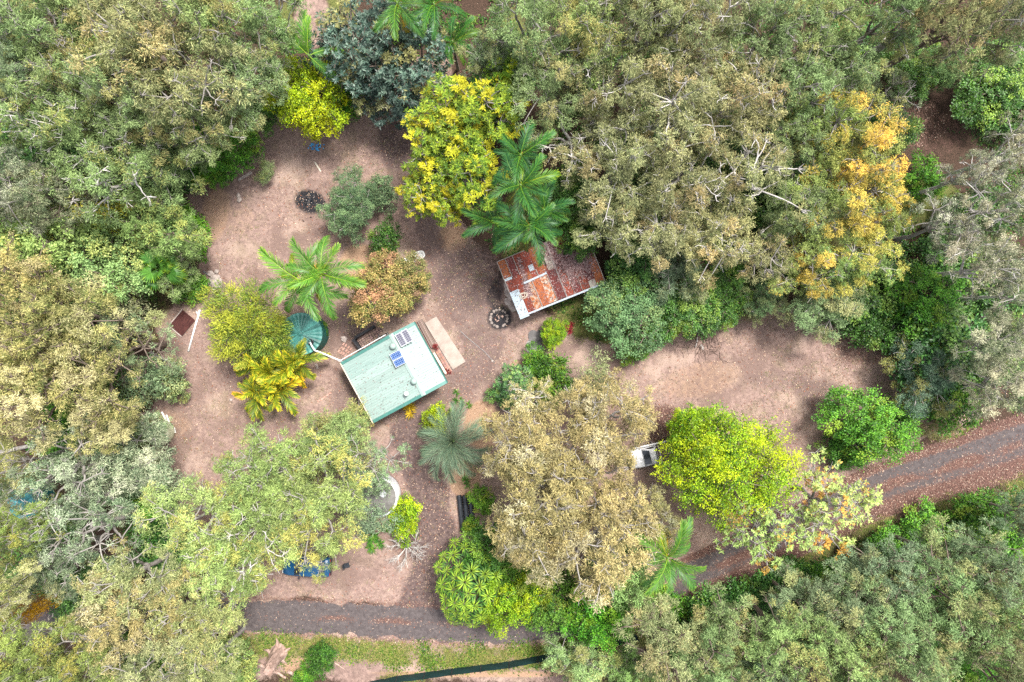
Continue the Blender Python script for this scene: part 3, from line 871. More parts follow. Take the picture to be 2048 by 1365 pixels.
A_, B_, D_ = W(682, 726, 2.5), W(829, 645, 2.9), W(755, 842, 2.5)
hrot = math.atan2(B_[1] - A_[1], B_[0] - A_[0])
HX, HY = 7.05, 5.72
house = thing('house', 'small cabin with pale green corrugated roof and solar panels', 'house', (A_[0], A_[1], 0), hrot)
XR = 4.97
Z0, ZR, Z1 = 2.45, 3.35, 2.85
wm = MB()
wm.box((HX / 2 - 0.15, -HY / 2, 1.2), (HX - 0.9, HY - 0.7, 2.4))
walls = wm.build('wall', M_WALL, house)
gm = MB()
for yy in (-0.36, -HY + 0.36):
    n0 = len(gm.V)
    xs_, xe_ = 0.31, HX - 0.61
    za = Z0 + (ZR - Z0) * xs_ / XR - 0.05; zb = ZR - (ZR - Z1) * (xe_ - XR) / (HX - XR) - 0.05
    for dy in (-0.02, 0.02):
        gm.V += [(xs_, yy + dy, 2.4), (xe_, yy + dy, 2.4), (xe_, yy + dy, zb), (XR, yy + dy, ZR - 0.06), (xs_, yy + dy, za)]
    gm.F += [tuple(n0 + i for i in range(5)), tuple(n0 + 5 + i for i in range(4, -1, -1))] + [(n0 + i, n0 + 5 + i, n0 + 5 + (i + 1) % 5, n0 + (i + 1) % 5) for i in range(5)]
gm.build('gable', M_WALL, house)
roof = MB()
for sgn, xe, ze in ((-1, XR - 0.22, ZR - 0.02), (1, XR + 0.22, ZR - 0.035)):
    a, b = (xe, XR) if sgn < 0 else (XR, xe)
    za, zb = (ze, ZR + 0.035) if sgn < 0 else (ZR + 0.035, ze)
    n0 = len(roof.V)
    for y in (-HY - 0.02, 0.02):
        roof.V += [(a, y, za + 0.01), (b, y, zb + 0.01), (b, y, zb + 0.03), (a, y, za + 0.03)]
    roof.F += [(n0, n0 + 1, n0 + 2, n0 + 3), (n0 + 7, n0 + 6, n0 + 5, n0 + 4), (n0 + 3, n0 + 2, n0 + 6, n0 + 7), (n0, n0 + 4, n0 + 5, n0 + 1), (n0 + 1, n0 + 5, n0 + 6, n0 + 2), (n0, n0 + 3, n0 + 7, n0 + 4)]
roof = roof.build('roof', M_RIDGE, house)
NS = 7
sw = HY / NS
lenL = math.hypot(XR, ZR - Z0); lenR = math.hypot(HX - XR, ZR - Z1)
meL = corr_mesh('roof_sheet_long', lenL, sw + 0.02, sw / 4, 0.02); meR = corr_mesh('roof_sheet_short', lenR, sw + 0.02, sw / 4, 0.02)
for i in range(NS):
    for me, x0, z0, sl in ((meL, 0, Z0, -math.atan2(ZR - Z0, XR)), (meR, XR, ZR, math.atan2(ZR - Z1, HX - XR))):
        o = obj('roof_sheet', me, M_ROOF, roof, (x0, -HY + i * sw, z0 + 0.004 * (i % 2)), (0, sl, 0))
        b = random.uniform(0.92, 1.06); o.color = (b * random.uniform(0.97, 1.03), b, b, 1)
for y in (0.03, -HY - 0.03):      # barge flashings along the two sloping edges
    for x0, z0, x1, z1 in ((0, Z0, XR, ZR), (XR, ZR, HX, Z1)):
        m = MB()
        ang = math.atan2(z1 - z0, x1 - x0); ln = math.hypot(x1 - x0, z1 - z0)
        m.box((0, 0, 0), (ln, 0.26, 0.03)); m.box((0, 0.115 if y > -1 else -0.115, -0.1), (ln, 0.03, 0.18))
        m.build('barge_flashing', M_FLASH, roof, ((x0 + x1) / 2, y + (-0.1 if y > -1 else 0.1), (z0 + z1) / 2 + 0.035), (0, -ang, 0))
for x, z in ((-0.06, Z0 - 0.06), (HX + 0.06, Z1 - 0.06)):
    m = MB(); m.box((0, -HY / 2, -0.045), (0.13, HY + 0.1, 0.012)); m.box((-0.06, -HY / 2, 0), (0.012, HY + 0.1, 0.09)); m.box((0.06, -HY / 2, 0), (0.012, HY + 0.1, 0.09))
    m.build('gutter', M_FLASH if x > 0 else M_CREAM, roof, (x, 0, z))
m = MB(); m.box((2.35, 0.10, 0), (4.7, 0.05, 0.06)); m.build('edge_trim', M_WHITE, roof, (0, 0.06, Z0 + 0.42), (0, -math.atan2(ZR - Z0, XR), 0))
# openings in the walls
def opening(name, parent, c, d, frame_mat, pane_mat, axis):
    f = MB()
    t = 0.07
    if axis == 'x':
        for s in (-1, 1):
            f.box((0, s * (d[0] / 2 - t / 2), 0), (0.08, t, d[1])); f.box((0, 0, s * (d[1] / 2 - t / 2)), (0.076, d[0] - 2 * t, t))
    else:
        for s in (-1, 1):
            f.box((s * (d[0] / 2 - t / 2), 0, 0), (t, 0.08, d[1])); f.box((0, 0, s * (d[1] / 2 - t / 2)), (d[0] - 2 * t, 0.076, t))
    fo = f.build(name, frame_mat, parent, c)
    p = MB(); p.box((0, 0, 0), (0.03, d[0] - 2 * t, d[1] - 2 * t) if axis == 'x' else (d[0] - 2 * t, 0.03, d[1] - 2 * t))
    p.build('pane' if name == 'window' else 'leaf', pane_mat, fo)
xw = HX - 0.6
opening('door', house, (xw + 0.02, -2.4, 1.05), (0.9, 2.1), M_CREAM, M_TIMBER, 'x')
opening('window', house, (xw + 0.02, -4.1, 1.45), (1.3, 1.1), M_CREAM, M_GLASS, 'x')
opening('window', house, (xw + 0.02, -1.1, 1.45), (0.9, 1.1), M_CREAM, M_GLASS, 'x')
opening('window', house, (2.4, -HY + 0.33, 1.45), (1.2, 1.0), M_CREAM, M_GLASS, 'y')
opening('window', house, (0.28, -2.6, 1.45), (1.2, 1.0), M_CREAM, M_GLASS, 'x')

def roof_z(x):
    return Z0 + (ZR - Z0) * x / XR if x < XR else ZR - (ZR - Z1) * (x - XR) / (HX - XR)
def hloc(px, py, z):
    """photo pixel to house coordinates at height z"""
    w = W(px, py, z); d = (w[0] - A_[0], w[1] - A_[1]); c, s = math.cos(hrot), math.sin(hrot)
    return d[0] * c + d[1] * s, -d[0] * s + d[1] * c
# vents and chimney on the roof
for px, py in ((786.7, 692.8), (828.8, 763)):
    x, y = hloc(px, py, 3.3)
    m = MB(); m.lathe([(0.16, -0.1), (0.16, 0.12), (0.26, 0.16), (0.27, 0.26), (0.2, 0.36), (0.07, 0.41)], 14)
    m.build('roof_vent', M_RIDGE, roof, (x, y, roof_z(x)), smooth=True)
x, y = hloc(812, 791, 3.4)
m = MB(); m.lathe([(0.11, -0.2), (0.11, 0.4)], 12)
fl = m.build('flue', ramp_noise_mat('flue_pink', (0.45, 0.25, 0.20), (0.55, 0.33, 0.27), 5, 0.7), roof, (x + 0.1, y + 0.1, roof_z(x)), smooth=True)
m = MB(); m.lathe([(0.17, 0.42), (0.2, 0.46), (0.13, 0.55), (0.02, 0.58)], 12); m.build('cowl', M_WHITE, fl, smooth=True)

# solar panels
def panel_mat(name, c1, c2, line):
    m, nt, bs = new_mat(name)
    tc = nt.nodes.new('ShaderNodeTexCoord')
    br = nt.nodes.new('ShaderNodeTexBrick')
    br.offset = 0.0
    br.inputs['Scale'].default_value = 1.0
    br.inputs['Brick Width'].default_value = 0.165; br.inputs['Row Height'].default_value = 0.165
    br.inputs['Mortar Size'].default_value = 0.012
    br.inputs['Color1'].default_value = (*c1, 1); br.inputs['Color2'].default_value = (*c2, 1); br.inputs['Mortar'].default_value = (*line, 1)
    nt.links.new(tc.outputs['Object'], br.inputs['Vector'])
    nt.links.new(br.outputs['Color'], bs.inputs['Base Color'])
    bs.inputs['Roughness'].default_value = 0.18
    return m
M_PV_BLUE = panel_mat('solar_blue', (0.01, 0.045, 0.18), (0.02, 0.085, 0.28), (0.22, 0.28, 0.38))
M_PV_GREY = panel_mat('solar_grey', (0.06, 0.06, 0.085), (0.09, 0.088, 0.12), (0.26, 0.26, 0.30))
def solar(corners, z, split, mat, label):
    P = [hloc(px, py, z) for px, py in corners]          # a, b, c, d round the pair
    cx, cy = sum(p[0] for p in P) / 4, sum(p[1] for p in P) / 4
    wx = (math.dist(P[0], P[1]) + math.dist(P[3], P[2])) / 2
    wy = (math.dist(P[0], P[3]) + math.dist(P[1], P[2])) / 2
    rz = math.atan2(P[1][1] - P[0][1], P[1][0] - P[0][0])
    for k in (-1, 1):
        w, h = (wx / 2 - 0.02, wy) if split == 'x' else (wx, wy / 2 - 0.02)
        ox, oy = (k * wx / 4, 0) if split == 'x' else (0, -k * wy / 4)
        lx = cx + ox * math.cos(rz) - oy * math.sin(rz); ly = cy + ox * math.sin(rz) + oy * math.cos(rz)
        c, s = math.cos(hrot), math.sin(hrot)
        t = thing('solar_panel', label[0 if k < 0 else 1], 'solar panel', (A_[0] + lx * c - ly * s, A_[1] + lx * s + ly * c, z), hrot + rz, 'solar panels on the cabin roof')
        slope = -math.atan2(ZR - Z0, XR) if cx < XR else 0.03
        t.rotation_euler = Euler((0, slope * 0.6, hrot + rz))
        m = MB(); m.box((0, 0, 0), (w - 0.07, h - 0.07, 0.03)); m.build('cells', mat, t, (0, 0, 0.005))
        f = MB()
        for s_ in (-1, 1):
            f.box((s_ * (w / 2 - 0.02), 0, 0), (0.04, h, 0.05)); f.box((0, s_ * (h / 2 - 0.02), 0), (w - 0.08, 0.04, 0.048))
        f.build('frame', M_METAL, t)
        f = MB()
        for s_ in (-1, 1):
            f.box((s_ * w * 0.3, 0, -0.13), (0.04, h + 0.16, 0.04)); f.box((s_ * w * 0.3, h * 0.3, -0.2), (0.05, 0.05, 0.12)); f.box((s_ * w * 0.3, -h * 0.3, -0.2), (0.05, 0.05, 0.12))
        f.build('rail', M_METAL, t)
solar([(788.6, 671.4), (812.4, 658), (827.6, 681), (803, 694)], 3.62, 'x', M_PV_GREY, ['grey solar panel over the ridge, the one nearer the roof vent', 'grey solar panel over the ridge, the one nearer the eave and slab'])
solar([(777, 710.5), (798, 700), (813.5, 724.8), (793.3, 736)], 3.56, 'y', M_PV_BLUE, ['blue solar panel of the pair nearer the grey panels', 'brighter blue solar panel on the side away from the grey panels'])

# ------------------------------------------------------------------ terrace: slab, deck boards, tiles
def slab(name, corners, z0, z1, mat, label, cat, bevel=0.02):
    P = [W(px, py, z1)[:2] for px, py in corners]
    c = np.mean(P, axis=0)
    n = len(P)
    top = [(p[0] - c[0], p[1] - c[1]) for p in P]
    inn = [(x * (1 - bevel), y * (1 - bevel)) for x, y in top]
    V = [(x, y, z0) for x, y in top] + [(x, y, z1 - 0.02) for x, y in top] + [(x, y, z1) for x, y in inn]
    F = [tuple(range(n, 0, -1) if False else range(n - 1, -1, -1))]
    for k in (0, n):
        F += [(k + i, k + (i + 1) % n, k + n + (i + 1) % n, k + n + i) for i in range(n)]
    F.append(tuple(range(2 * n, 3 * n)))
    o = obj(name, py_mesh(name, V, F), mat, None, (c[0], c[1], 0))
    bpy_fix(o)
    return tag(o, label, cat)
def bpy_fix(o):
    import bmesh
    bm = bmesh.new(); bm.from_mesh(o.data); bmesh.ops.recalc_face_normals(bm, faces=bm.faces); bm.to_mesh(o.data); bm.free()
slab('concrete_slab', [(849.5, 646.7), (872.4, 633.3), (931.4, 723.8), (905.5, 740)], -0.05, 0.10, M_CONC, 'pale concrete slab along the front of the cabin', 'slab')

def grid_pieces(name, piece, label, cat, a, b, d, nu, nv, gap, h, mat, bed_mat, zt, jit=0.0, tilt=0.01):
    """a thing of nu x nv laid pieces in the parallelogram a (origin), a->b, a->d, each piece a child"""
    A0, B0, D0 = W(*a, zt), W(*b, zt), W(*d, zt)
    u, v = (B0 - A0)[:2], (D0 - A0)[:2]
    lu, lv = np.linalg.norm(u), np.linalg.norm(v)
    rz = math.atan2(u[1], u[0])
    o = thing(name, label, cat, (A0[0], A0[1], 0), rz)
    sg = 1 if u[0] * v[1] - u[1] * v[0] > 0 else -1
    m = MB(); m.box((lu / 2, sg * lv / 2, (zt - h) / 2), (lu + 0.02, lv + 0.02, max(0.02, zt - h))); m.build('bed', bed_mat, o)
    pw, pl = lu / nu, lv / nv
    pm = MB()
    x, y = (pw - gap) / 2, (pl - gap) / 2
    pm.add([(-x, -y, 0), (x, -y, 0), (x, y, 0), (-x, y, 0), (-x, -y, h * 0.8), (x, -y, h * 0.8), (x, y, h * 0.8), (-x, y, h * 0.8), (-x * 0.93, -y * 0.93, h), (x * 0.93, -y * 0.93, h), (x * 0.93, y * 0.93, h), (-x * 0.93, y * 0.93, h)],
           [(3, 2, 1, 0), (0, 1, 5, 4), (1, 2, 6, 5), (2, 3, 7, 6), (3, 0, 4, 7), (4, 5, 9, 8), (5, 6, 10, 9), (6, 7, 11, 10), (7, 4, 8, 11), (8, 9, 10, 11)])
    me = pm.mesh(piece)
    for i in range(nu):
        for j in range(nv):
            p = obj(piece, me, mat, o, (pw * (i + 0.5) + random.uniform(-jit, jit), sg * pl * (j + 0.5) + random.uniform(-jit, jit), zt - h + 0.003 + random.uniform(0, 0.008)),
                    (random.uniform(-tilt, tilt), random.uniform(-tilt, tilt), random.uniform(-jit, jit) * 2))
            b = random.uniform(0.72, 1.2); p.color = (b, b * random.uniform(0.93, 1.05), b * random.uniform(0.9, 1.08), 1)
    return o
grid_pieces('timber_deck', 'plank', 'weathered brown timber deck between the cabin and the concrete slab', 'deck', (834.5, 644), (844, 639), (866, 695.5), 4, 1, 0.012, 0.03, M_TIMBER, M_SLEEPER, 0.16)
grid_pieces('tiled_step', 'tile', 'pink square tiles laid between the cabin front and the slab', 'tiles', (870.5, 704), (879, 699), (894.5, 748), 2, 7, 0.03, 0.04, M_TILE, M_CONC_GREY, 0.12)
m = MB(); p, q = W(867.5, 706, 0.4), W(892, 748, 0.4)
m.box((0, 0, 0.36), (math.dist(p[:2], q[:2]), 0.18, 0.06))
for s in (-0.42, 0.42): m.box((s * math.dist(p[:2], q[:2]), 0, 0.165), (0.08, 0.15, 0.33))
tag(m.build('bench', M_CREAM, None, ((p[0] + q[0]) / 2, (p[1] + q[1]) / 2, 0), (0, 0, math.atan2(q[1] - p[1], q[0] - p[0]))), 'narrow cream bench against the cabin front beside the pink tiles', 'bench')

def strap_plant(px, py, pal, label, k=1.0, z=0.0, name='plant', heads=1, group=None, cat='plant', tint=(1, 1, 1)):
    w = W(px, py, z + 0.3 * k)
    o = thing(name, label, cat, (w[0], w[1], z), 0, group)
    for i in range(heads):
        a = i * 2.4
        d = 0.0 if heads == 1 else 0.32 * k * math.sqrt(i)
        c = obj('leaf_rosette', STRAP[i % 3], PAL[pal], o, (d * math.cos(a), d * math.sin(a), 0.05 + 0.12 * (i % 3) * k), (0, 0, random.uniform(0, 6)), (k, k, k))
        c.color = (*tint, 1)
    return o
strap_plant(872.5, 696, 'darkred', 'dark red strap-leaved plant beside the timber deck end', 0.6, 0.1, heads=2)
strap_plant(898, 745, 'darkred', 'dark red strap-leaved plant at the lower corner of the cabin', 0.55, 0.0, heads=2)

# paved yard behind the house with dark sleeper walls, tyres and a plank
grid_pieces('paved_yard', 'paver', 'small paved yard of grey-pink pavers behind the cabin', 'paving', (712, 683), (760, 655), (727, 708), 10, 7, 0.03, 0.05, M_BRICK, M_SLEEPER, 0.10, 0.012)
def beam(p, q, w, h, z, mat, label, name='sleeper_wall', cat='wall'):
    P, Q_ = W(*p, z + h), W(*q, z + h)
    L = math.dist(P[:2], Q_[:2])
    m = MB()
    nb = max(1, int(round(h / 0.2)))
    for i in range(nb):
        m.box((random.uniform(-0.01, 0.01), random.uniform(-0.008, 0.008), z + h * (i + 0.5) / nb), (L, w, h / nb - 0.012))
    m.box((L / 2 - 0.05, -w / 2 - 0.03, z + h / 2), (0.08, 0.06, h + 0.05)); m.box((-L / 2 + 0.05, -w / 2 - 0.03, z + h / 2), (0.08, 0.06, h + 0.05))
    return tag(m.build(name, mat, None, ((P[0] + Q_[0]) / 2, (P[1] + Q_[1]) / 2, 0), (0, 0, math.atan2(Q_[1] - P[1], Q_[0] - P[0]))), label, cat)
beam((706, 679), (725, 705), 0.26, 0.6, 0, M_SLEEPER, 'black sleeper wall at the left end of the paved yard')
beam((709, 676), (748, 653), 0.22, 0.6, 0, M_SLEEPER, 'black sleeper wall along the top side of the paved yard')
for px, py, lab in ((763, 673.5, 'worn tyre in the paved yard, the one nearer the cabin edge'), (770, 669, 'worn tyre under the orange-tipped tree, beside another tyre')):
    w = W(px, py, 0.3)
    m = MB(); m.lathe([(0.16, 0.02), (0.29, 0.0), (0.31, 0.05), (0.31, 0.15), (0.29, 0.2), (0.16, 0.18)], 20)
    m.F = m.F[:-2]
    n_ = 20; m.F += [(5 * n_ + i, 5 * n_ + (i + 1) % n_, (i + 1) % n_, i) for i in range(n_)]
    t = tag(m.build('tyre', M_CONC_GREY, None, (w[0], w[1], 0.1), smooth=True), lab, 'tyre', 'tyres in the paved yard')
def plank(p, q, w, h, mat, label, z=0.0, name='plank', cat='plank', r=None):
    P, Q_ = W(*p, z), W(*q, z)
    L = math.dist(P[:2], Q_[:2])
    m = MB(); m.add([(-L / 2, -w / 2, 0), (L / 2, -w / 2, 0), (L / 2, w / 2 * 0.97, 0), (-L / 2, w / 2, 0), (-L / 2 + 0.006, -w / 2 + 0.006, h), (L / 2 - 0.006, -w / 2 + 0.01, h), (L / 2 - 0.008, w / 2 * 0.9, h), (-L / 2 + 0.006, w / 2 - 0.006, h)],
                      [(3, 2, 1, 0), (4, 5, 6, 7), (0, 1, 5, 4), (1, 2, 6, 5), (2, 3, 7, 6), (3, 0, 4, 7)])
    return tag(m.build(name, mat, None, ((P[0] + Q_[0]) / 2, (P[1] + Q_[1]) / 2, z + 0.004), (0, 0, math.atan2(Q_[1] - P[1], Q_[0] - P[0]))), label, cat)
plank((759, 671), (777, 661), 0.22, 0.05, M_TIMBER, 'short timber plank lying beside the tyres in the yard', 0.32)

# ------------------------------------------------------------------ rusty shed
def rust_mat(name, cs, scale=3.0, metal=0.1, stretch=(2.5, 0.7, 1), lo=0.38, hi=0.6):
    return ramp_noise_mat(name, cs[0], cs[1], scale, 0.75, metal, 7, cs[2] if len(cs) > 2 else None, 0.1, 0.25, stretch, lo, hi)
R_RED = rust_mat('rust_red', [(0.12, 0.026, 0.018), (0.20, 0.045, 0.025), (0.24, 0.075, 0.035)])
R_DARK = rust_mat('rust_maroon', [(0.075, 0.018, 0.017), (0.125, 0.030, 0.026), (0.16, 0.055, 0.04)])
R_ORANGE = rust_mat('rust_orange', [(0.19, 0.05, 0.02), (0.27, 0.09, 0.035), (0.30, 0.16, 0.09)])
R_STREAK = rust_mat('rust_streaked', [(0.29, 0.10, 0.04), (0.36, 0.29, 0.24)], 2.2, stretch=(1.6, 1.6, 1), lo=0.46, hi=0.56)
R_ZINC = rust_mat('zinc_pale', [(0.28, 0.33, 0.39), (0.37, 0.42, 0.47)], 2.0, 0.2)
R_GREY = rust_mat('zinc_grey', [(0.18, 0.15, 0.135), (0.30, 0.27, 0.25)], 3.0, 0.2)
SL, SWd = 7.8, 5.1
LT = W(993.9, 524.5, 2.95)
srot = math.atan2(70.9, 171.7)
ZS0, ZS1 = 2.95, 2.45
shed = thing('shed', 'old shed roofed with patched rusty red and orange iron sheets', 'shed', (LT[0], LT[1], 0), srot)
m = MB(); m.box((SL / 2, -0.35, 1.35), (SL - 0.5, 0.06, 2.7)); m.box((SL / 2, -SWd + 0.4, 1.15), (SL - 0.5, 0.06, 2.3)); m.box((0.25, -SWd / 2, 1.2), (0.06, SWd - 0.8, 2.4)); m.box((SL - 0.25, -SWd / 2, 1.2), (0.06, SWd - 0.8, 2.4))
m.build('wall', R_DARK, shed)
m = MB()
for i in range(5):
    v = 0.15 + (SWd - 0.3) * i / 4
    m.box((SL / 2, -v, ZS0 + (ZS1 - ZS0) * v / SWd - 0.07), (SL - 0.1, 0.07, 0.07))
roof_s = m.build('roof', M_TIMBER, shed)
pit = math.atan2(ZS0 - ZS1, SWd)
def patch(u0, u1, v0, v1, mat, lift=0):
    lx, ly = (u1 - u0) * SL, (v1 - v0) * SWd
    me = corr_mesh('roof_sheet', lx, ly, 0.12, 0.014, 'y')
    for v in me.vertices: v.co.y -= ly
    o = obj('roof_sheet', me, mat, roof_s, (u0 * SL, -v0 * SWd * math.cos(pit), ZS0 - v0 * SWd * math.sin(pit) + 0.012 * lift), (pit, 0, 0))
    b = random.uniform(0.88, 1.15); o.color = (b, b * random.uniform(0.92, 1.06), b * random.uniform(0.92, 1.06), 1)
for row in [
    (0, .092, 0, .315, R_ORANGE, 1), (.092, .175, 0, .34, R_DARK, 0), (.175, .265, 0, .36, R_RED, 1), (.265, .36, 0, .36, R_RED, 0), (.36, .46, 0, .40, R_ORANGE, 1), (.46, .56, 0, .23, R_DARK, 0),
    (.56, .65, 0, .45, R_DARK, 1), (.65, .74, 0, .45, R_RED, 0), (.74, .83, 0, .5, R_DARK, 1), (.83, .92, 0, .5, R_RED, 0), (.92, 1.0, 0, .5, R_DARK, 1),
    (0, .10, .345, .56, R_RED, 0), (.10, .18, .32, .55, R_RED, 1), (.18, .29, .34, .56, R_ORANGE, 0), (.29, .385, .34, .50, R_RED, 2), (.385, .49, .36, .52, R_ORANGE, 0), (.48, .575, .22, .45, R_GREY, 2),
    (0, .105, .54, 1.02, R_ZINC, 2), (.105, .185, .52, 1.0, R_RED, 1), (.185, .275, .50, .985, R_STREAK, 2), (.275, .36, .48, .965, R_ORANGE, 1), (.36, .45, .47, .96, R_STREAK, 0), (.445, .55, .42, .96, R_DARK, 1),
    (.55, .565, 0, 1.0, R_GREY, 4), (.565, .65, .43, .97, R_RED, 0), (.65, .74, .43, .97, R_DARK, 1), (.74, .825, .48, .96, R_RED, 0), (.825, .91, .48, .985, R_DARK, 1), (.905, 1.0, .48, 1.0, R_ORANGE, 0),
    (.83, .905, .86, .995, R_GREY, 3), (.29, .345, .25, .35, R_ZINC, 3), (0, .085, .305, .35, R_ZINC, 3),
]:
    patch(*row)
def roof_bar(u0, v0, u1, v1, w, mat, name):
    x0, y0, x1, y1 = u0 * SL, v0 * SWd, u1 * SL, v1 * SWd
    L = math.hypot(x1 - x0, y1 - y0)
    m = MB(); m.box((0, 0, 0), (L, w, 0.025))
    vm = (y0 + y1) / 2
    o = m.build(name, mat, roof_s, ((x0 + x1) / 2, -vm * math.cos(pit), ZS0 - vm * math.sin(pit) + 0.07))
    az = math.atan2(-(y1 - y0), x1 - x0)
    o.rotation_euler = (Matrix.Rotation(pit, 3, 'X') @ Matrix.Rotation(az, 3, 'Z')).to_euler()
for r_ in [(0, 0, 0, .54, .06), (.092, 0, .092, .32, .05), (.175, 0, .175, .34, .05), (0, .98, 1, .995, .14), (.18, .49, .45, .475, .16), (.27, .5, .275, .98, .06), (.355, .35, .36, .5, .06), (.0, 0, .36, 0, .06), (.45, .45, .45, .96, .04), (.565, 0, .565, .22, .05), (1, 0, 1, 1, .06), (.65, .6, .65, .96, .03), (.74, .7, .74, .96, .03)]:
    roof_bar(*r_, R_GREY if r_[4] < 0.1 else R_ZINC, 'cover_strip')
# old wire hoop left on the roof
m = MB()
for k_, (cx, cy, rr) in enumerate([(0.95, -3.45, 0.30), (1.1, -3.4, 0.24), (0.9, -3.35, 0.22)]):
    a = np.linspace(0, 2 * math.pi, 22)
    m.tube(np.stack([cx + rr * np.cos(a), cy + rr * 0.8 * np.sin(a), ZS0 - pit * (-cy) + 0.07 + 0.02 * k_ + 0 * a], 1), 0.02, 5)
c_, s_ = math.cos(srot), math.sin(srot)
tag(m.build('wire_coil', M_CREAM, None, (LT[0], LT[1], 0), (0, 0, srot)), 'loose coil of pale wire on the rusty shed roof', 'wire')

# ------------------------------------------------------------------ water tanks and pipes
def water_tank(px, py, r_px, h, label, wall_c, roof_c, segs=28, rise=0.35):
    w = W(px, py, h)
    R = r_px * (CAM_H - h) / F_PX
    o = thing('water_tank', label, 'water tank', (w[0], w[1], 0))
    m = MB()
    prof = [(R, -0.05)]
    for i in range(1, 12): prof += [(R * (1.0 + (0.012 if i % 2 else -0.008)), h * i / 12)]
    prof.append((R, h))
    m.lathe(prof, 40); m.build('wall', wall_c, o, smooth=True)
    seg = MB()
    a = math.pi / segs
    r0, r1 = 0.12 * R, R * 1.03
    V = []
    for rr, z in ((r0, h + rise), (r1, h + 0.02)):
        V += [(rr * math.cos(-a), rr * math.sin(-a), z), (rr * math.cos(-a * 0.15), rr * math.sin(-a * 0.15), z + 0.05 * rr / R + 0.01), (rr * math.cos(a * 0.8), rr * math.sin(a * 0.8), z + 0.012), (rr * math.cos(a), rr * math.sin(a), z)]
    seg.add(V, [(0, 4, 5, 1), (1, 5, 6, 2), (2, 6, 7, 3)])
    me = seg.mesh('roof_segment')
    cap = MB(); cap.lathe([(0.15 * R, h + rise - 0.02), (0.13 * R, h + rise + 0.05), (0.03, h + rise + 0.08)], 16)
    rf = cap.build('roof', roof_c, o, smooth=True)
    for i in range(segs):
        s = obj('roof_segment', me, roof_c, rf, rot=(0, 0, 2 * math.pi * i / segs))
        b = random.uniform(0.6, 1.35); s.color = (b, b, b, 1)
    return o, w, R
M_TANK = ramp_noise_mat('tank_green', (0.008, 0.10, 0.085), (0.02, 0.15, 0.125), 2, 0.5)
M_TANK_ROOF = ramp_noise_mat('tank_roof_green', (0.025, 0.12, 0.105), (0.075, 0.23, 0.205), 2.5, 0.45, detail=7, c3=(0.16, 0.30, 0.28))
tank, tw, tR = water_tank(603, 668, 41, 2.2, 'dark green water tank with ribbed conical roof beside the cabin', M_TANK, M_TANK_ROOF)
w = W(621, 685, 2.45)
m = MB(); m.lathe([(0.26, -0.1), (0.26, 0.04), (0.2, 0.06), (0.2, 0.0)], 18)
m.build('inlet_strainer', M_BLACK, tank, (w[0] - tw[0], w[1] - tw[1], 2.4), smooth=True)
def pipe(pts, r, mat, label, name='pipe', cat='pipe', k=8):
    P = np.array([W(px, py, z) for px, py, z in pts])
    b = P[0].copy(); b[2] = 0
    m = MB(); m.tube(P - b, r, k)
    return tag(m.build(name, mat, None, b, smooth=True), label, cat)
pipe([(620, 685, 2.62), (624, 693, 2.6), (629, 701, 2.5), (640, 705, 2.45), (686, 724, 2.42)], 0.075, M_WHITE, 'white downpipe running from the cabin corner to the green tank')
w = W(629, 630, 0.2)
m = MB(); a = np.linspace(0, 2 * math.pi, 20); m.tube(np.stack([0.2 * np.cos(a), 0.2 * np.sin(a), 0.1 + 0 * a], 1), 0.05, 6)
tag(m.build('hose_coil', M_CONC_GREY, None, (w[0], w[1], 0)), 'small dark coil of hose on the ground above the green tank', 'hose')
M_TEAL = ramp_noise_mat('tank_teal', (0.02, 0.13, 0.15), (0.045, 0.20, 0.21), 2, 0.5)
water_tank(50, 1004, 33, 2.0, 'teal water tank half hidden under gum branches at the left edge', M_TEAL, M_TEAL, 20, 0.25)
M_CTANK = ramp_noise_mat('tank_concrete', (0.10, 0.095, 0.09), (0.19, 0.18, 0.17), 2, 0.9, detail=8)
M_CRIM = ramp_noise_mat('tank_rim_white', (0.52, 0.53, 0.55), (0.68, 0.68, 0.69), 2, 0.7)
def dome_tank(px, py, r_px, h, label, mats):
    w = W(px, py, h); R = r_px * (CAM_H - h) / F_PX
    o = thing('concrete_tank', label, 'water tank', (w[0], w[1], 0))
    m = MB(); m.lathe([(R * 0.99, -0.05), (R, 0.3), (R, h - 0.15), (R * 0.97, h), (R * 0.90, h + 0.03)], 40); m.build('wall', mats[0], o, smooth=True)
    m = MB(); m.lathe([(R * 0.92, h - 0.05), (R * 0.9, h + 0.05), (R * 0.6, h + 0.22), (R * 0.25, h + 0.3), (0.05, h + 0.31)], 36); rf = m.build('roof', mats[1], o, smooth=True)
    m = MB(); m.lathe([(0.3, 0), (0.3, 0.1), (0.26, 0.13)], 16); m.build('hatch', mats[0], rf, (R * 0.3, R * 0.2, h + 0.24), smooth=True)
dome_tank(755, 995, 41, 1.7, 'round grey concrete tank with white rim left of the driveway', (M_CRIM, M_CTANK))
M_CREAMT = ramp_noise_mat('tank_cream', (0.42, 0.44, 0.30), (0.56, 0.56, 0.40), 2, 0.6)
dome_tank(313, 868, 24, 1.2, 'small cream tank under the grey gums left of the clearing', (M_CREAMT, M_CREAMT))

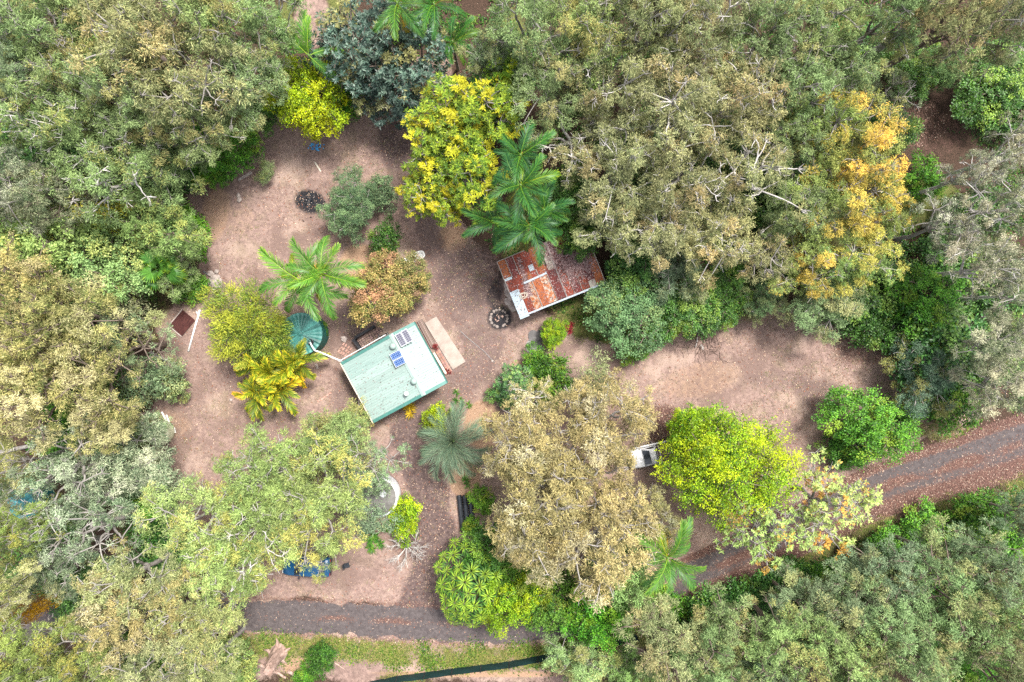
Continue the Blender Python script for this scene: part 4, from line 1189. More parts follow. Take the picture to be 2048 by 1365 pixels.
# ------------------------------------------------------------------ vehicles
def paint(name, c, rough=0.3):
    m = ramp_noise_mat(name, tuple(x * 0.85 for x in c), c, 3, rough, 0.0, 4, spec=0.5)
    return m
M_BLUE = paint('paint_blue', (0.008, 0.075, 0.18))
M_UTE = ramp_noise_mat('paint_weathered_white', (0.50, 0.50, 0.52), (0.72, 0.72, 0.73), 3, 0.6, detail=8, c3=(0.46, 0.46, 0.46))
M_TYRE = ramp_noise_mat('tyre_rubber', (0.015, 0.015, 0.016), (0.03, 0.03, 0.03), 8, 0.8)
M_LAMP_RED = ramp_noise_mat('lamp_red', (0.35, 0.02, 0.015), (0.4, 0.03, 0.02), 3, 0.3)
M_LAMP = ramp_noise_mat('lamp_clear', (0.5, 0.5, 0.48), (0.6, 0.6, 0.58), 3, 0.15)
def loft(sections, name, mat, parent, cap=True, smooth=True):
    """sections: list of rings of equal length"""
    n = len(sections[0]); V = [p for s in sections for p in s]; F = []
    for i in range(len(sections) - 1):
        for j in range(n):
            F.append((i * n + j, i * n + (j + 1) % n, (i + 1) * n + (j + 1) % n, (i + 1) * n + j))
    if cap:
        F.append(tuple(range(n - 1, -1, -1))); F.append(tuple((len(sections) - 1) * n + j for j in range(n)))
    o = obj(name, py_mesh(name, V, F, smooth), mat, parent)
    bpy_fix(o)
    return o
def ring(x, hw, z0, z1, rb=0.12):
    return [(x, -hw + rb * 0.5, z0), (x, hw - rb * 0.5, z0), (x, hw, z0 + rb), (x, hw, z1 - rb), (x, hw - rb, z1), (x, -hw + rb, z1), (x, -hw, z1 - rb), (x, -hw, z0 + rb)]
def car(px, py, rot, label, mat, ute=False, L=4.1, name='car'):
    w = W(px, py, 0.8)
    o = thing(name, label, 'ute' if ute else 'car', (w[0], w[1], 0), rot)
    hl = L / 2; hw = 0.84
    # nose at -x
    prof = [(-hl, 0.70, 0.32, 0.62), (-hl + 0.1, 0.78, 0.24, 0.76), (-hl + 0.6, hw, 0.22, 0.86), (-hl + 1.15, hw, 0.22, 0.93), (0.2, hw, 0.22, 0.95), (hl - 0.9, hw, 0.22, 0.95), (hl - 0.15, 0.80, 0.26, 0.92), (hl, 0.74, 0.34, 0.80)]
    if ute:
        prof = [(-hl, 0.72, 0.40, 0.75), (-hl + 0.1, 0.80, 0.34, 0.92), (-hl + 0.7, hw, 0.34, 0.98), (-hl + 1.2, hw, 0.34, 1.03), (-0.05, hw, 0.34, 1.03), (0.1, hw, 0.34, 1.0)]
    body = loft([ring(*p) for p in prof], 'body', mat, o)
    x0, x1 = (-hl + 1.1, hl - 0.35) if not ute else (-hl + 1.1, 0.05)
    zt = 1.40 if not ute else 1.55
    zb = 0.93 if not ute else 1.02
    roof_a, roof_b = x0 + 0.62, x1 - (0.45 if not ute else 0.18)
    cab = [ring(x0, 0.74, zb - 0.05, zb + 0.03, 0.02), ring(x0 + 0.3, 0.72, zb - 0.05, zb + 0.22, 0.05), ring(roof_a, 0.66, zb - 0.05, zt - 0.02, 0.08), ring((roof_a + roof_b) / 2, 0.66, zb - 0.05, zt + 0.02, 0.08), ring(roof_b, 0.65, zb - 0.05, zt - 0.03, 0.08), ring(x1, 0.72, zb - 0.05, zb + 0.05, 0.03)]
    cabin = loft(cab, 'cabin', mat, o)
    # windscreen and rear screen as sloping panes a little proud of the cabin
    def pane(a, b, wa, wb, nm):
        n = Vector((b[1] - a[1], 0, -(b[0] - a[0]))); n.normalize()
        if n.z < 0: n = -n
        V = []
        for off in (0.0, 0.02):
            for (x, z), ww in ((a, wa), (b, wb)):
                for s in (-1, 1): V.append((x + n.x * off, s * ww, z + n.z * off))
        obj(nm, py_mesh(nm, V, [(4, 5, 7, 6), (0, 2, 3, 1), (0, 1, 5, 4), (2, 6, 7, 3), (0, 4, 6, 2), (1, 3, 7, 5)]), M_GLASS, cabin)
    pane((x0 + 0.06, zb + 0.10), (roof_a - 0.05, zt - 0.03), 0.64, 0.56, 'windscreen')
    pane((x1 - 0.05, zb + 0.16), (roof_b + 0.05, zt - 0.03), 0.62, 0.55, 'rear_window')
    for s in (-1, 1):
        xa, xb = roof_a - 0.1, roof_b
        V = [(xa - 0.1, s * 0.735, zb + 0.05), (xb + 0.02, s * 0.735, zb + 0.05), (xb - 0.04, s * 0.685, zt - 0.1), (xa + 0.12, s * 0.685, zt - 0.1)]
        V += [(x, y - s * 0.02, z) for x, y, z in V]
        obj('side_window', py_mesh('side_window', V, [(0, 1, 2, 3), (7, 6, 5, 4), (0, 4, 5, 1), (2, 6, 7, 3), (1, 5, 6, 2), (0, 3, 7, 4)]), M_GLASS, cabin)
        m = MB(); m.box((x0 + 0.45, s * 0.93, zb + 0.1), (0.12, 0.16, 0.12)); m.build('mirror', M_BLACK, o)
        m = MB(); m.box((-hl + 0.03, s * 0.55, 0.62 if not ute else 0.74), (0.10, 0.26, 0.13)); m.build('headlight', M_LAMP, o)
        m = MB(); m.box((hl - 0.02, s * 0.6, 0.66), (0.08, 0.22, 0.16)); m.build('tail_light', M_LAMP_RED, o)
        m = MB(); m.box((0.05 if not ute else -0.5, s * (hw + 0.01), 0.42), (L * 0.86 if not ute else L * 0.4, 0.03, 0.12)); m.build('side_trim', M_BLACK, o)
    m = MB(); m.box((-hl - 0.03, 0, 0.42), (0.16, 1.45, 0.2)); m.build('bumper', M_BLACK, o)
    m = MB(); m.box((hl + 0.02, 0, 0.45), (0.14, 1.45, 0.2)); m.build('bumper', M_BLACK, o)
    for sx in (-hl + 0.75, hl - 0.8):
        for s in (-1, 1):
            t = MB(); t.lathe([(0.15, -0.09), (0.27, -0.1), (0.31, -0.06), (0.31, 0.06), (0.27, 0.1), (0.15, 0.09)], 18)
            wh = t.build('wheel', M_TYRE, o, (sx, s * 0.76, 0.31), (math.pi / 2, 0, 0), True)
            r_ = MB(); r_.lathe([(0.17, -0.095), (0.17, 0.095), (0.05, 0.105)], 12); r_.build('rim', M_METAL, wh)
    if ute:
        m = MB(); m.box(((0.15 + hl) / 2, 0, 0.78), (hl - 0.15, 1.72, 0.08)); tray = m.build('tray', M_TIMBER, o)
        for s in (-1, 1):
            m = MB(); m.box(((0.15 + hl) / 2, s * 0.85, 0.98), (hl - 0.15, 0.04, 0.32)); m.build('tray_side', mat, tray)
        m = MB(); m.box((hl, 0, 0.98), (0.04, 1.66, 0.32)); m.build('tray_side', mat, tray)
        m = MB()
        for y in (-0.7, 0.7): m.box((0.2, y, 1.25), (0.05, 0.05, 0.9))
        m.box((0.2, 0, 1.7), (0.05, 1.45, 0.05)); m.build('headboard', mat, tray)
    return o
car(612, 1134, math.radians(-3), 'blue car parked under the yellow-green gum above the road', M_BLUE)
car(1312, 908, math.radians(14), 'weathered white ute parked under the golden gum and lime tree', M_UTE, True, 4.6, 'ute')
m = MB(); p, q = W(1270, 897, 1.3), W(1345, 880, 1.3)
Lb = math.dist(p[:2], q[:2])
m.tube([(-Lb / 2, 0, 1.3), (Lb / 2, 0, 1.3)], 0.07, 8)
for s in (-0.45, 0.0, 0.45): m.tube([(s * Lb, 0, -0.05), (s * Lb, 0, 1.3)], 0.04, 6)
tag(m.build('rail', M_UTE, None, ((p[0] + q[0]) / 2, (p[1] + q[1]) / 2, 0), (0, 0, math.atan2(q[1] - p[1], q[0] - p[0]))), 'white pipe rail on posts beside the weathered white ute', 'rail')

# ------------------------------------------------------------------ shade-cloth fence at the bottom
M_CLOTH = ramp_noise_mat('shade_cloth', (0.006, 0.026, 0.028), (0.016, 0.05, 0.052), 14, 0.7, stretch=(0.4, 6, 6))
FEN = [(700, 1372), (745, 1362), (795, 1352), (850, 1345), (905, 1337), (962, 1330), (1018, 1323), (1075, 1312), (1128, 1303), (1180, 1292), (1232, 1279), (1272, 1268)]
fence = thing('fence', 'low fence of dark green shade cloth on posts below the road', 'fence', (*G(*FEN[5]), 0))
f0 = G(*FEN[5])
FH = 1.3
for i, p in enumerate(FEN):
    g = G(*p) - f0
    m = MB(); m.tube([(0, 0, -0.2), (0, 0, FH + 0.12)], 0.05, 7); m.build('post', M_SLEEPER, fence, (g[0], g[1], 0))
    if i + 1 < len(FEN):
        h = G(*FEN[i + 1]) - f0
        d = h - g; L = np.linalg.norm(d)
        nx2, nz2 = 10, 5
        V, F = [], []
        for back in (0, 1):
            for a in range(nx2 + 1):
                for b in range(nz2 + 1):
                    t = a / nx2; zz = 0.03 + (FH - 0.03) * b / nz2
                    sag = 0.05 * math.sin(math.pi * t) * math.sin(math.pi * b / nz2) + 0.015 * math.sin(9 * t + 5 * b)
                    V.append((0.05 + (L - 0.1) * t, sag + 0.012 * back - (0.0), zz - 0.05 * math.sin(math.pi * t) * (b == nz2)))
        k = (nx2 + 1) * (nz2 + 1)
        for a in range(nx2):
            for b in range(nz2):
                q_ = a * (nz2 + 1) + b
                F.append((q_, q_ + nz2 + 1, q_ + nz2 + 2, q_ + 1)); F.append((k + q_, k + q_ + 1, k + q_ + nz2 + 2, k + q_ + nz2 + 1))
        obj('cloth_panel', py_mesh('cloth_panel', V, F, True), M_CLOTH, fence, (g[0], g[1], 0), (0, 0, math.atan2(d[1], d[0])))

# ------------------------------------------------------------------ stones, planks, hoses and other small things
def stone_mesh(seed, r=0.2):
    rr = np.random.default_rng(seed)
    import bmesh
    bm = bmesh.new(); bmesh.ops.create_icosphere(bm, subdivisions=1, radius=r)
    for v in bm.verts:
        v.co = Vector(v.co) * rr.uniform(0.75, 1.2); v.co.z *= 0.6; v.co.x *= 1.15
    me = bpy.data.meshes.new('stone'); bm.to_mesh(me); bm.free()
    return me
STONES = [stone_mesh(i) for i in range(5)]
fp = G(998, 637)
pit_ = thing('fire_pit', 'round fire pit ringed with pale stones beside the rusty shed', 'fire pit', (fp[0], fp[1], 0))
for i in range(17):
    a = i * 2 * math.pi / 17 + random.uniform(-0.1, 0.1)
    if i in (13,): continue
    s = random.uniform(0.45, 0.8)
    o = obj('stone', STONES[i % 5], M_STONE, pit_, (0.74 * math.cos(a), 0.74 * math.sin(a), 0.05), (0, 0, a), (s, s * 1.15, s)); b = random.uniform(0.5, 0.8); o.color = (b, b, b, 1)
for i in range(8):
    a = random.uniform(0, 6.28); d = random.uniform(0, 0.35)
    s = random.uniform(0.35, 0.6); o = obj('stone', STONES[i % 5], M_BRICK, pit_, (d * math.cos(a), d * math.sin(a), 0.03 + 0.06 * (i % 2)), (0, 0, a), (s, s, s))
m = MB()
for i in range(5):
    a = random.uniform(0, 6.28); m.tube([(0.3 * math.cos(a), 0.3 * math.sin(a), 0.04), (-0.25 * math.cos(a + .4), -0.25 * math.sin(a + .4), 0.12)], 0.035, 6)
struct(m.build('charred_sticks', M_SLEEPER, pit_), 'stuff')
ap = G(620, 404)
ash = thing('burnt_heap', 'black heap of burnt debris in the upper clearing', 'burnt heap', (ap[0], ap[1], 0))
m = MB()
for i in range(110):
    a = random.uniform(0, 6.28); d = abs(random.gauss(0, 0.75)) * (1 + 0.4 * math.sin(3 * a)) ; x, y = d * math.cos(a), d * 0.8 * math.sin(a); b = random.uniform(0, 3.14); l = random.uniform(0.05, 0.28)
    m.tube([(x, y, 0.03), (x + l * math.cos(b), y + l * math.sin(b), 0.04 + random.uniform(0, 0.1))], random.uniform(0.01, 0.035), 5)
struct(m.build('charcoal', M_BLACK, ash), 'stuff')
m = MB()
for i in range(26):
    a = random.uniform(0, 6.28); d = abs(random.gauss(0, 0.9)); m.box((d * math.cos(a), d * 0.8 * math.sin(a), 0.06), (random.uniform(.03, .07), random.uniform(.03, .06), 0.02), Matrix.Rotation(random.uniform(0, 3), 3, 'Z'))
struct(m.build('ash_flakes', M_STONE, ash), 'stuff')

def rock_thing(px, py, s, label, group=None, tint=1.0, idx=0, mat=None):
    g = G(px, py)
    o = obj('rock', STONES[idx % 5], mat or M_STONE, None, (g[0], g[1], 0.06 * s), (0, 0, random.uniform(0, 6)), (s, s * 0.9, s)); o.color = (tint, tint, tint, 1)
    return tag(o, label, 'rock', group)
for i, (px, py, s) in enumerate([(424, 548, 1.6), (432, 556, 2.1), (430, 568, 2.4), (440, 562, 1.4), (436, 574, 1.3), (426, 560, 1.3), (442, 570, 1.2), (434, 544, 1.2)]):
    rock_thing(px, py, s, 'pale rock in the small heap at the left edge of the clearing', 'rocks of the small heap', 0.85, i)
for px, py, s, lab in [(478, 392, 1.3, 'upper of two grey rocks in the upper left clearing'), (480, 401, 1.2, 'lower of two grey rocks in the upper left clearing'), (462, 800, 0.8, 'lone small stone right of the white planks'), (340, 801, 1.1, 'lone grey rock above the white planks'), (689, 679, 1.5, 'flat pale stone left of the paved yard'), (985, 722, 0.5, 'tiny pale stone in the open dirt right of the concrete slab')]:
    rock_thing(px, py, s, lab, None, 1.0, int(px) % 5)
for i, (px, py, s) in enumerate([(1017, 575, 2.6), (1022, 590, 3.0), (1020, 605, 2.6), (1027, 616, 2.2)]):
    rock_thing(px, py, s, ['topmost', 'second', 'third', 'lowest'][i] + ' of four big pale rocks beside the left wall of the rusty shed', None, 1.1, i)
sp_ = G(1070, 682)
steps = thing('stone_steps', 'dark patch of flat stone steps beside the round lime bush', 'steps', (sp_[0], sp_[1], 0))
for i, (dx, dy, s, t_) in enumerate([(-.2, .5, 2.2, .6), (.25, .55, 2.0, .5), (-.1, .1, 2.4, .7), (.35, .1, 2.2, .45), (-.3, -.35, 2.4, 1.0), (.2, -.3, 2.0, .6), (-.35, -.8, 2.2, 1.1), (.3, -.75, 2.3, .9)]):
    o = obj('stone', STONES[i % 5], M_CONC_GREY, steps, (dx, dy, 0.03), (0, 0, i), (s, s, 0.6)); o.color = (t_, t_, t_, 1)
# loose bricks
def bricks(px, py, n, cols, rot, label, sx=0.34, sy=0.2, tint=1.0):
    g = G(px, py)
    o = thing('brick_path', label, 'bricks', (g[0], g[1], 0), rot)
    m = MB(); m.box((0, 0, 0.03), (0.26, 0.13, 0.06)); me = m.mesh('brick')
    for i in range(n):
        b = obj('brick', me, M_BRICK, o, ((i % cols - cols / 2) * sx + random.uniform(-.05, .05), -(i // cols) * sy + random.uniform(-.04, .04), 0.01), (0, 0, random.uniform(-.25, .25)))
        k = random.uniform(0.9, 1.35) * tint; b.color = (k * 1.1, k * .95, k * .92, 1)
bricks(686, 692, 12, 3, math.radians(55), 'loose pink bricks laid on the ground left of the paved yard', 0.36, 0.24)
bricks(652, 793, 5, 5, math.radians(32), 'short row of grey bricks in the dirt left of the cabin', 0.3, 0.2, 1.1)
# planks and boards
plank((477, 361), (504, 345), 0.24, 0.05, M_STONE, 'pale grey plank lying in the upper left clearing')
plank((630, 325), (642, 344), 0.12, 0.05, M_CREAM, 'thin split board lying below the blue scraps')
plank((324, 824), (337, 850), 0.14, 0.05, M_WHITE, 'longest of three white planks beside the small cream tank')
plank((333, 830), (341, 850), 0.14, 0.05, M_WHITE, 'middle of three white planks beside the small cream tank')
plank((348, 855), (351, 866), 0.16, 0.06, M_WHITE, 'shortest of three white planks, the lowest one')
plank((407, 543), (422, 553), 0.13, 0.08, M_CONC_GREY, 'grey timber offcut above the pale rock heap')
plank((416, 567), (431, 582), 0.14, 0.08, M_STONE, 'pale timber offcut below the pale rock heap')
plank((417, 487), (421, 524), 0.16, 0.12, M_TIMBER, 'weathered log post lying upright at the left edge of the clearing')
plank((636, 738), (632, 728), 0.2, 0.05, M_STONE, 'short pale board below the green tank')
pipe([(400, 620, 0.09), (388, 662, 0.09), (377, 703, 0.09)], 0.085, M_WHITE, 'long white pipe lying on the ground beside the rusty sheet')
pipe([(393, 624, 0.08), (399, 634, 0.1)], 0.07, M_WHITE, 'short white pipe end at the top of the long white pipe')
rs = [W(px, py, 0.1) for px, py in ((365, 619), (390, 640), (365, 673), (339, 653))]
cx_ = np.mean([r_[:2] for r_ in rs], axis=0)
lx_, ly_ = math.dist(rs[0][:2], rs[1][:2]), math.dist(rs[1][:2], rs[2][:2])
ro = thing('rusty_sheet', 'dark rusty iron sheet with fallen leaves lying beside the white pipe', 'metal sheet', (cx_[0], cx_[1], 0), math.atan2(rs[1][1] - rs[0][1], rs[1][0] - rs[0][0]))
me = corr_mesh('sheet', lx_, ly_, 0.12, 0.014, 'y')
o = obj('sheet', me, R_DARK, ro, (-lx_ / 2, -ly_ / 2, 0.12)); o.color = (0.6, 0.8, 0.8, 1)
m = MB(); m.box((0, -ly_ / 2 - 0.05, 0.06), (lx_, 0.1, 0.08)); m.box((-lx_ / 2 - 0.05, 0, 0.06), (0.1, ly_, 0.08)); m.build('bearer', M_STONE, ro)
# blue plastic scraps
def scraps(px, py, n, sp, mat, label):
    g = G(px, py)
    m = MB()
    for i in range(n):
        x, y = random.gauss(0, sp), random.gauss(0, sp * .5)
        m.box((x, y, 0.04), (random.uniform(.06, .3), random.uniform(.04, .12), 0.02), Euler((random.uniform(-.3, .3), random.uniform(-.3, .3), random.uniform(0, 3))).to_matrix())
    return struct(tag(m.build('plastic_scraps', mat, None, (g[0], g[1], 0)), label, 'scraps'), 'stuff')
M_BPLAS = ramp_noise_mat('plastic_blue', (0.03, 0.20, 0.50), (0.10, 0.42, 0.75), 3, 0.4)
scraps(635, 295, 26, 0.42, M_BPLAS, 'torn light blue plastic scraps below the lemon-green tree')
scraps(852, 205, 14, 0.35, ramp_noise_mat('plastic_darkblue', (0.02, 0.06, 0.22), (0.05, 0.12, 0.35), 3, 0.4), 'dark blue scraps in the shade of the blue-green tree')
# white frame beside the orange-tipped tree
wf = W(832, 514, 0.5)
fr_ = thing('bathtub', 'white old bathtub beside the orange-tipped tree', 'bathtub', (wf[0], wf[1], 0), math.radians(22))
def oval(a, b, z, n=18, p=3.0):
    return [(math.copysign(abs(math.cos(t)) ** (2 / p) * a, math.cos(t)), math.copysign(abs(math.sin(t)) ** (2 / p) * b, math.sin(t)), z) for t in [2 * math.pi * i / n for i in range(n)]]
loft([oval(.55, .2, .05), oval(.68, .3, .12), oval(.75, .35, .5), oval(.82, .4, .52), oval(.80, .38, .54), oval(.70, .30, .53), oval(.62, .26, .2), oval(.3, .12, .16)], 'basin', M_WHITE, fr_)
m = MB(); m.box((-0.95, 0.0, 0.3), (0.12, 0.5, 0.6)); m.build('side_board', M_WHITE, fr_)
# hoses
pipe([(920, 662, 0.03), (935, 676, 0.03), (952, 690, 0.03), (968, 703, 0.03), (980, 716, 0.03), (990, 726, 0.03)], 0.035, M_CONC_GREY, 'dark hose lying across the dirt right of the concrete slab', 'hose', 'hose')
pipe([(1452, 628, 0.03), (1466, 631, 0.03), (1480, 628, 0.03), (1494, 625, 0.03), (1510, 625, 0.03), (1518, 630, 0.03)], 0.05, M_SLEEPER, 'dark curved hose on the grass at the top of the right clearing', 'hose', 'hose')
a = np.linspace(-2.0, 2.4, 26)
pipe([(338 + 24 * math.cos(t), 850 + 34 * math.sin(t), 0.03) for t in a], 0.028, M_TIMBER, 'thin brown hose looped around the white planks', 'hose', 'hose')
# black poly pipes stacked by the driveway
for i, (x0, lab) in enumerate(((921, 'leftmost of three black culvert pipes right of the driveway'), (932, 'middle of three black culvert pipes right of the driveway'), (943, 'rightmost of three black culvert pipes, mostly under leaves'))):
    p, q = W(x0 - 3, 992, 0.35), W(x0 + 4, 1062, 0.35)
    m = MB(); n = 26
    L = math.dist(p[:2], q[:2]); t = np.linspace(-L / 2, L / 2, n)
    rad = 0.21 + 0.015 * (np.arange(n) % 2)
    V, Q = tube(np.stack([t, 0 * t, 0 * t], 1), rad, 14); m.add(V, Q)
    V, Q = tube(np.stack([t[::-1], 0 * t, 0 * t], 1), rad - 0.03, 14); m.add(V, Q)
    tag(m.build('culvert_pipe', M_BLACK, None, ((p[0] + q[0]) / 2, (p[1] + q[1]) / 2, 0.23), (0, 0, math.atan2(q[1] - p[1], q[0] - p[0])), True), lab, 'pipe')
# folding chair left near the car
w = W(694, 1131, 0.4)
ch = thing('chair', 'small black chair standing alone right of the blue car', 'chair', (w[0], w[1], 0), 0.3)
m = MB(); m.box((0, 0, 0.42), (0.45, 0.42, 0.04)); m.build('seat', M_BLACK, ch)
m = MB(); m.box((-0.24, 0, 0.68), (0.04, 0.42, 0.45)); m.build('backrest', M_BLACK, ch)
for x in (-.2, .2):
    for y in (-.18, .18):
        m = MB(); m.tube([(x, y, 0), (x, y, 0.41)], 0.015, 6); m.build('leg', M_BLACK, ch)
# dead stump and logs at the bottom
g = G(556, 1305)
st = thing('dead_stump', 'broken pinkish dead stump at the bottom of the picture', 'stump', (g[0], g[1], 0))
M_DEAD = ramp_noise_mat('dead_wood', (0.20, 0.13, 0.105), (0.44, 0.31, 0.26), 4, 0.95, detail=8, bump=0.5, stretch=(1, 1, 0.4))
rr_ = np.random.default_rng(9)
secs = []
for z, R0 in ((-0.1, 0.85), (0.3, 0.66), (0.9, 0.55), (1.6, 0.5), (2.3, 0.47), (2.7, 0.42)):
    secs.append([(R0 * (1 + rr_.uniform(-.16, .16)) * math.cos(t) + 0.05 * z, R0 * (1 + rr_.uniform(-.16, .16)) * math.sin(t) - 0.12 * z, z + (rr_.uniform(-.35, .35) if z > 2 else 0)) for t in [2 * math.pi * i / 14 for i in range(14)]])
loft(secs, 'trunk', M_DEAD, st, True, False)
m = MB()
for a in (0.3, 1.6, 2.9, 4.0, 5.3):
    m.tube([(0.5 * math.cos(a), 0.5 * math.sin(a), 0.25), (0.95 * math.cos(a), 0.95 * math.sin(a), 0.06), (1.35 * math.cos(a + .1), 1.35 * math.sin(a + .1), -0.05)], [0.2, 0.13, 0.04], 7)
m.build('roots', M_DEAD, st, smooth=True)
def log(p, q, r0, r1, label, mat=None, z=0.12, name='log', cat='log', branches=0):
    P, Q_ = W(*p, z), W(*q, z)
    P0 = np.array([P[0], P[1], 0])
    pts = limb(P - P0, Q_ - P0, 0.08, np.random.default_rng(int(p[0])), 9)
    m = MB(); m.tube(pts, np.linspace(r0, r1, 9), 8)
    rg = np.random.default_rng(int(p[0]) + 1)
    for i in range(branches):
        k = rg.integers(3, 8); d = rg.normal(0, 0.5, 3); d[2] = abs(d[2]) * 0.2
        m.tube(limb(pts[k], pts[k] + d * 1.6, 0.1, rg, 5), np.linspace(r1, r1 * 0.3, 5), 5)
    return tag(m.build(name, mat or M_DEAD, None, P0, smooth=True), label, cat)
log((516, 1328), (572, 1356), 0.15, 0.10, 'long straight pale log left of the dead stump')
log((576, 1342), (603, 1360), 0.16, 0.10, 'short forked log right of the dead stump', branches=2)
log((668, 1325), (690, 1340), 0.07, 0.04, 'thin grey fallen branch right of the green bush at the bottom')
log((300, 705), (352, 728), 0.16, 0.10, 'grey fallen trunk lying at the left edge of the clearing', BARK['pale'])
log((0, 905), (155, 872), 0.2, 0.13, 'long grey fallen trunk at the left edge of the picture', BARK['pale'], 0.5)
log((1395, 660), (1391, 695), 0.06, 0.05, 'thin pale pole leaning in the brush pile', BARK['white'])
log((1404, 700), (1401, 690), 0.13, 0.12, 'short cut log end at the foot of the brush pile', BARK['pale'])
log((612, 640), (640, 655), 0.03, 0.02, 'thin stick right of the paved yard path')
log((516, 340), (540, 355), 0.03, 0.02, 'thin bent stick at the foot of the straggly sapling', branches=3)
log((800, 1098), (838, 1078), 0.03, 0.02, 'fallen twig at the edge of the driveway', branches=3)
# brush pile
g = G(1400, 665)
bp_ = thing('brush_pile', 'heap of cut pinkish branches at the top of the right clearing', 'brush pile', (g[0], g[1], 0))
for k in range(3):
    m = MB()
    for i in range(60):
        x, y = random.gauss(0, 0.85), random.gauss(0, 1.1); b = random.uniform(0, 6.28); l = random.uniform(0.4, 1.5)
        h = max(0, 0.7 - 0.3 * math.hypot(x, y))
        m.tube([(x, y, h * random.random() + .03), (x + l * .5 * math.cos(b), y + l * .5 * math.sin(b), h * random.random() + .08), (x + l * math.cos(b + .3), y + l * math.sin(b + .3), h * .5 * random.random() + .03)], [0.028, 0.02, 0.008], 4)
    o = struct(m.build('branch_layer', M_DEAD, bp_), 'stuff'); v = (0.75, 1.0, 0.55)[k]; o.color = (v, v, v, 1)

# ------------------------------------------------------------------ trees of the forest
GF = 'gum trees of the surrounding forest'
def gum(pal, px, py, r, H, label, a='gum', **kw):
    if (px > 1290 and py > 980) or (px < 560 and 380 < py < 900): kw.setdefault('bark', 'brown')
    kw.setdefault('name', 'gum_tree'); kw.setdefault('group', GF)
    return tree(a, pal, px, py, r, H, label, **kw)

# top left
gum('olive', 70, 55, 105, 15, 'olive-green gum filling the top left corner of the picture')
gum('tan', 285, 70, 120, 16, 'broad tan-tipped gum at the top, second big crown from the left')
gum('olive', 170, 5, 85, 14, 'gum crown cut by the top edge between the corner gum and the tan one')
gum('olive', 420, 30, 95, 15, 'olive gum cut by the top edge, right of the broad tan-tipped one', tint=(1.1, 1.05, 1))
gum('green', 525, 50, 90, 12, 'pale green gum left of the bare gap at the top edge')
gum('tan', 390, 150, 115, 15, 'tan-olive gum with a dark broken limb at the middle of the top left forest')
gum('olive', 490, 165, 80, 12, 'grey-olive gum left of the tall young palm', tint=(.9, .95, 1))
gum('grey', 40, 145, 75, 14, 'grey-green gum at the left edge below the corner gum')
gum('olive', 150, 150, 85, 14, 'olive gum left of the reddish leaning trunk in the top left forest')
gum('olive', 245, 190, 85, 14, 'olive gum beside the reddish leaning trunk in the top left forest')
gum('green', 60, 235, 90, 14, 'green gum with pale spread limbs at the left edge, above the silver one', a='open', bark='white')
gum('green', 165, 265, 95, 13, 'green gum with white branch forks in the left forest above the lime crown', bark='white')
gum('olive', 290, 255, 85, 12, 'olive gum in the middle of the left forest edge of the clearing')
gum('olive', 390, 255, 85, 11, 'soft olive gum above the glossy green bush', tint=(1.05, 1, 1))
gum('green', 210, 355, 105, 12, 'wide green gum with many pale twigs at the left, above the yellowish crown', a='open', bark='white')
gum('green', 320, 350, 85, 9, 'green gum at the left clearing edge beside the glossy green bush', a='gumlow')
gum('pale', 30, 365, 80, 13, 'silvery white-leaved gum at the left edge')
gum('green', 300, 445, 85, 8.5, 'green gum at the left clearing edge below the pale-twigged one', a='gumlow', tint=(1.0, 1.05, .9))
gum('pale', 110, 395, 70, 12, 'silver-grey gum crown right of the silvery white-leaved gum', tint=(.95, 1, .95))
tree('broad', 'green', 95, 475, 100, 10, 'rounded fresh lime-green crown at the left edge below the silver gum', group='broadleaf trees', tint=(1.25, 1.25, 1.0), bark='brown')
tree('broad', 'green', 215, 540, 85, 8, 'dense green crown left of the fan palm', group='broadleaf trees', tint=(1.0, 1.1, 1.0), bark='brown')
tree('wispy', 'conifer', 232, 436, 42, 9, 'small yellowish crown poking out of the green gums at the left', tint=(1.15, 1, .8))
tree('shrub', 'vivid', 375, 465, 45, 3.2, 'yellow-green bush at the left edge of the clearing above the log post', tint=(1.2, 1.05, 1), group='bushes')
tree('gumlow', 'green', 345, 520, 62, 5, 'low green tree right of the fan palm at the clearing edge')
gum('cream', 55, 560, 90, 13, 'cream-flowered gum at the left edge below the lime-green crown')
gum('cream', 135, 640, 95, 13, 'cream-flowered gum in the left forest, the one nearest the wispy brown sapling')
gum('cream', 40, 690, 90, 14, 'cream-flowered gum cut by the left edge at mid height', jit=.15)
gum('cream', 200, 745, 100, 12, 'large cream-flowered gum reaching towards the left clearing', jit=.05)
gum('cream', 85, 800, 100, 13, 'cream-yellow gum at the left edge above the fallen grey trunk')
gum('cream', 215, 845, 65, 10, 'small cream-yellow gum above the grey-leaved gums at the left')
gum('tan', 245, 610, 55, 6, 'wispy brown sapling above the rusty sheet in the left forest', a='wispy', tint=(.8, .8, .9))
gum('grey', 265, 690, 80, 7, 'thin grey-green gum at the left clearing edge beside the rusty sheet', a='open', tint=(1.15, 1.15, 1.1))
gum('grey', 310, 760, 55, 4, 'thin low grey-green gum beside the left dirt clearing', a='wispy', tint=(1.1, 1.15, 1.1))
gum('pale', 245, 935, 105, 7.5, 'grey gum with white blossom left of the small bare clearing', tint=(.9, 1, 1.0), a='gumlow')
gum('pale', 130, 935, 85, 12, 'grey-green gum above the teal tank', a='open', tint=(.85, .95, .95))
gum('cream', 30, 930, 60, 12, 'cream-green gum at the left edge above the teal tank', tint=(.85, .95, .9), a='open')
gum('grey', 35, 985, 45, 9, 'thin grey gum whose branches cross the teal tank', a='open', bark='white')
gum('green', 95, 1030, 45, 12, 'small bright crown with pale limbs over the teal tank', a='open', tint=(1.2, 1.1, .8), bark='white')
gum('green', 20, 1060, 60, 13, 'yellow-green gum cut by the left edge below the teal tank', tint=(1.25, 1.1, .8))
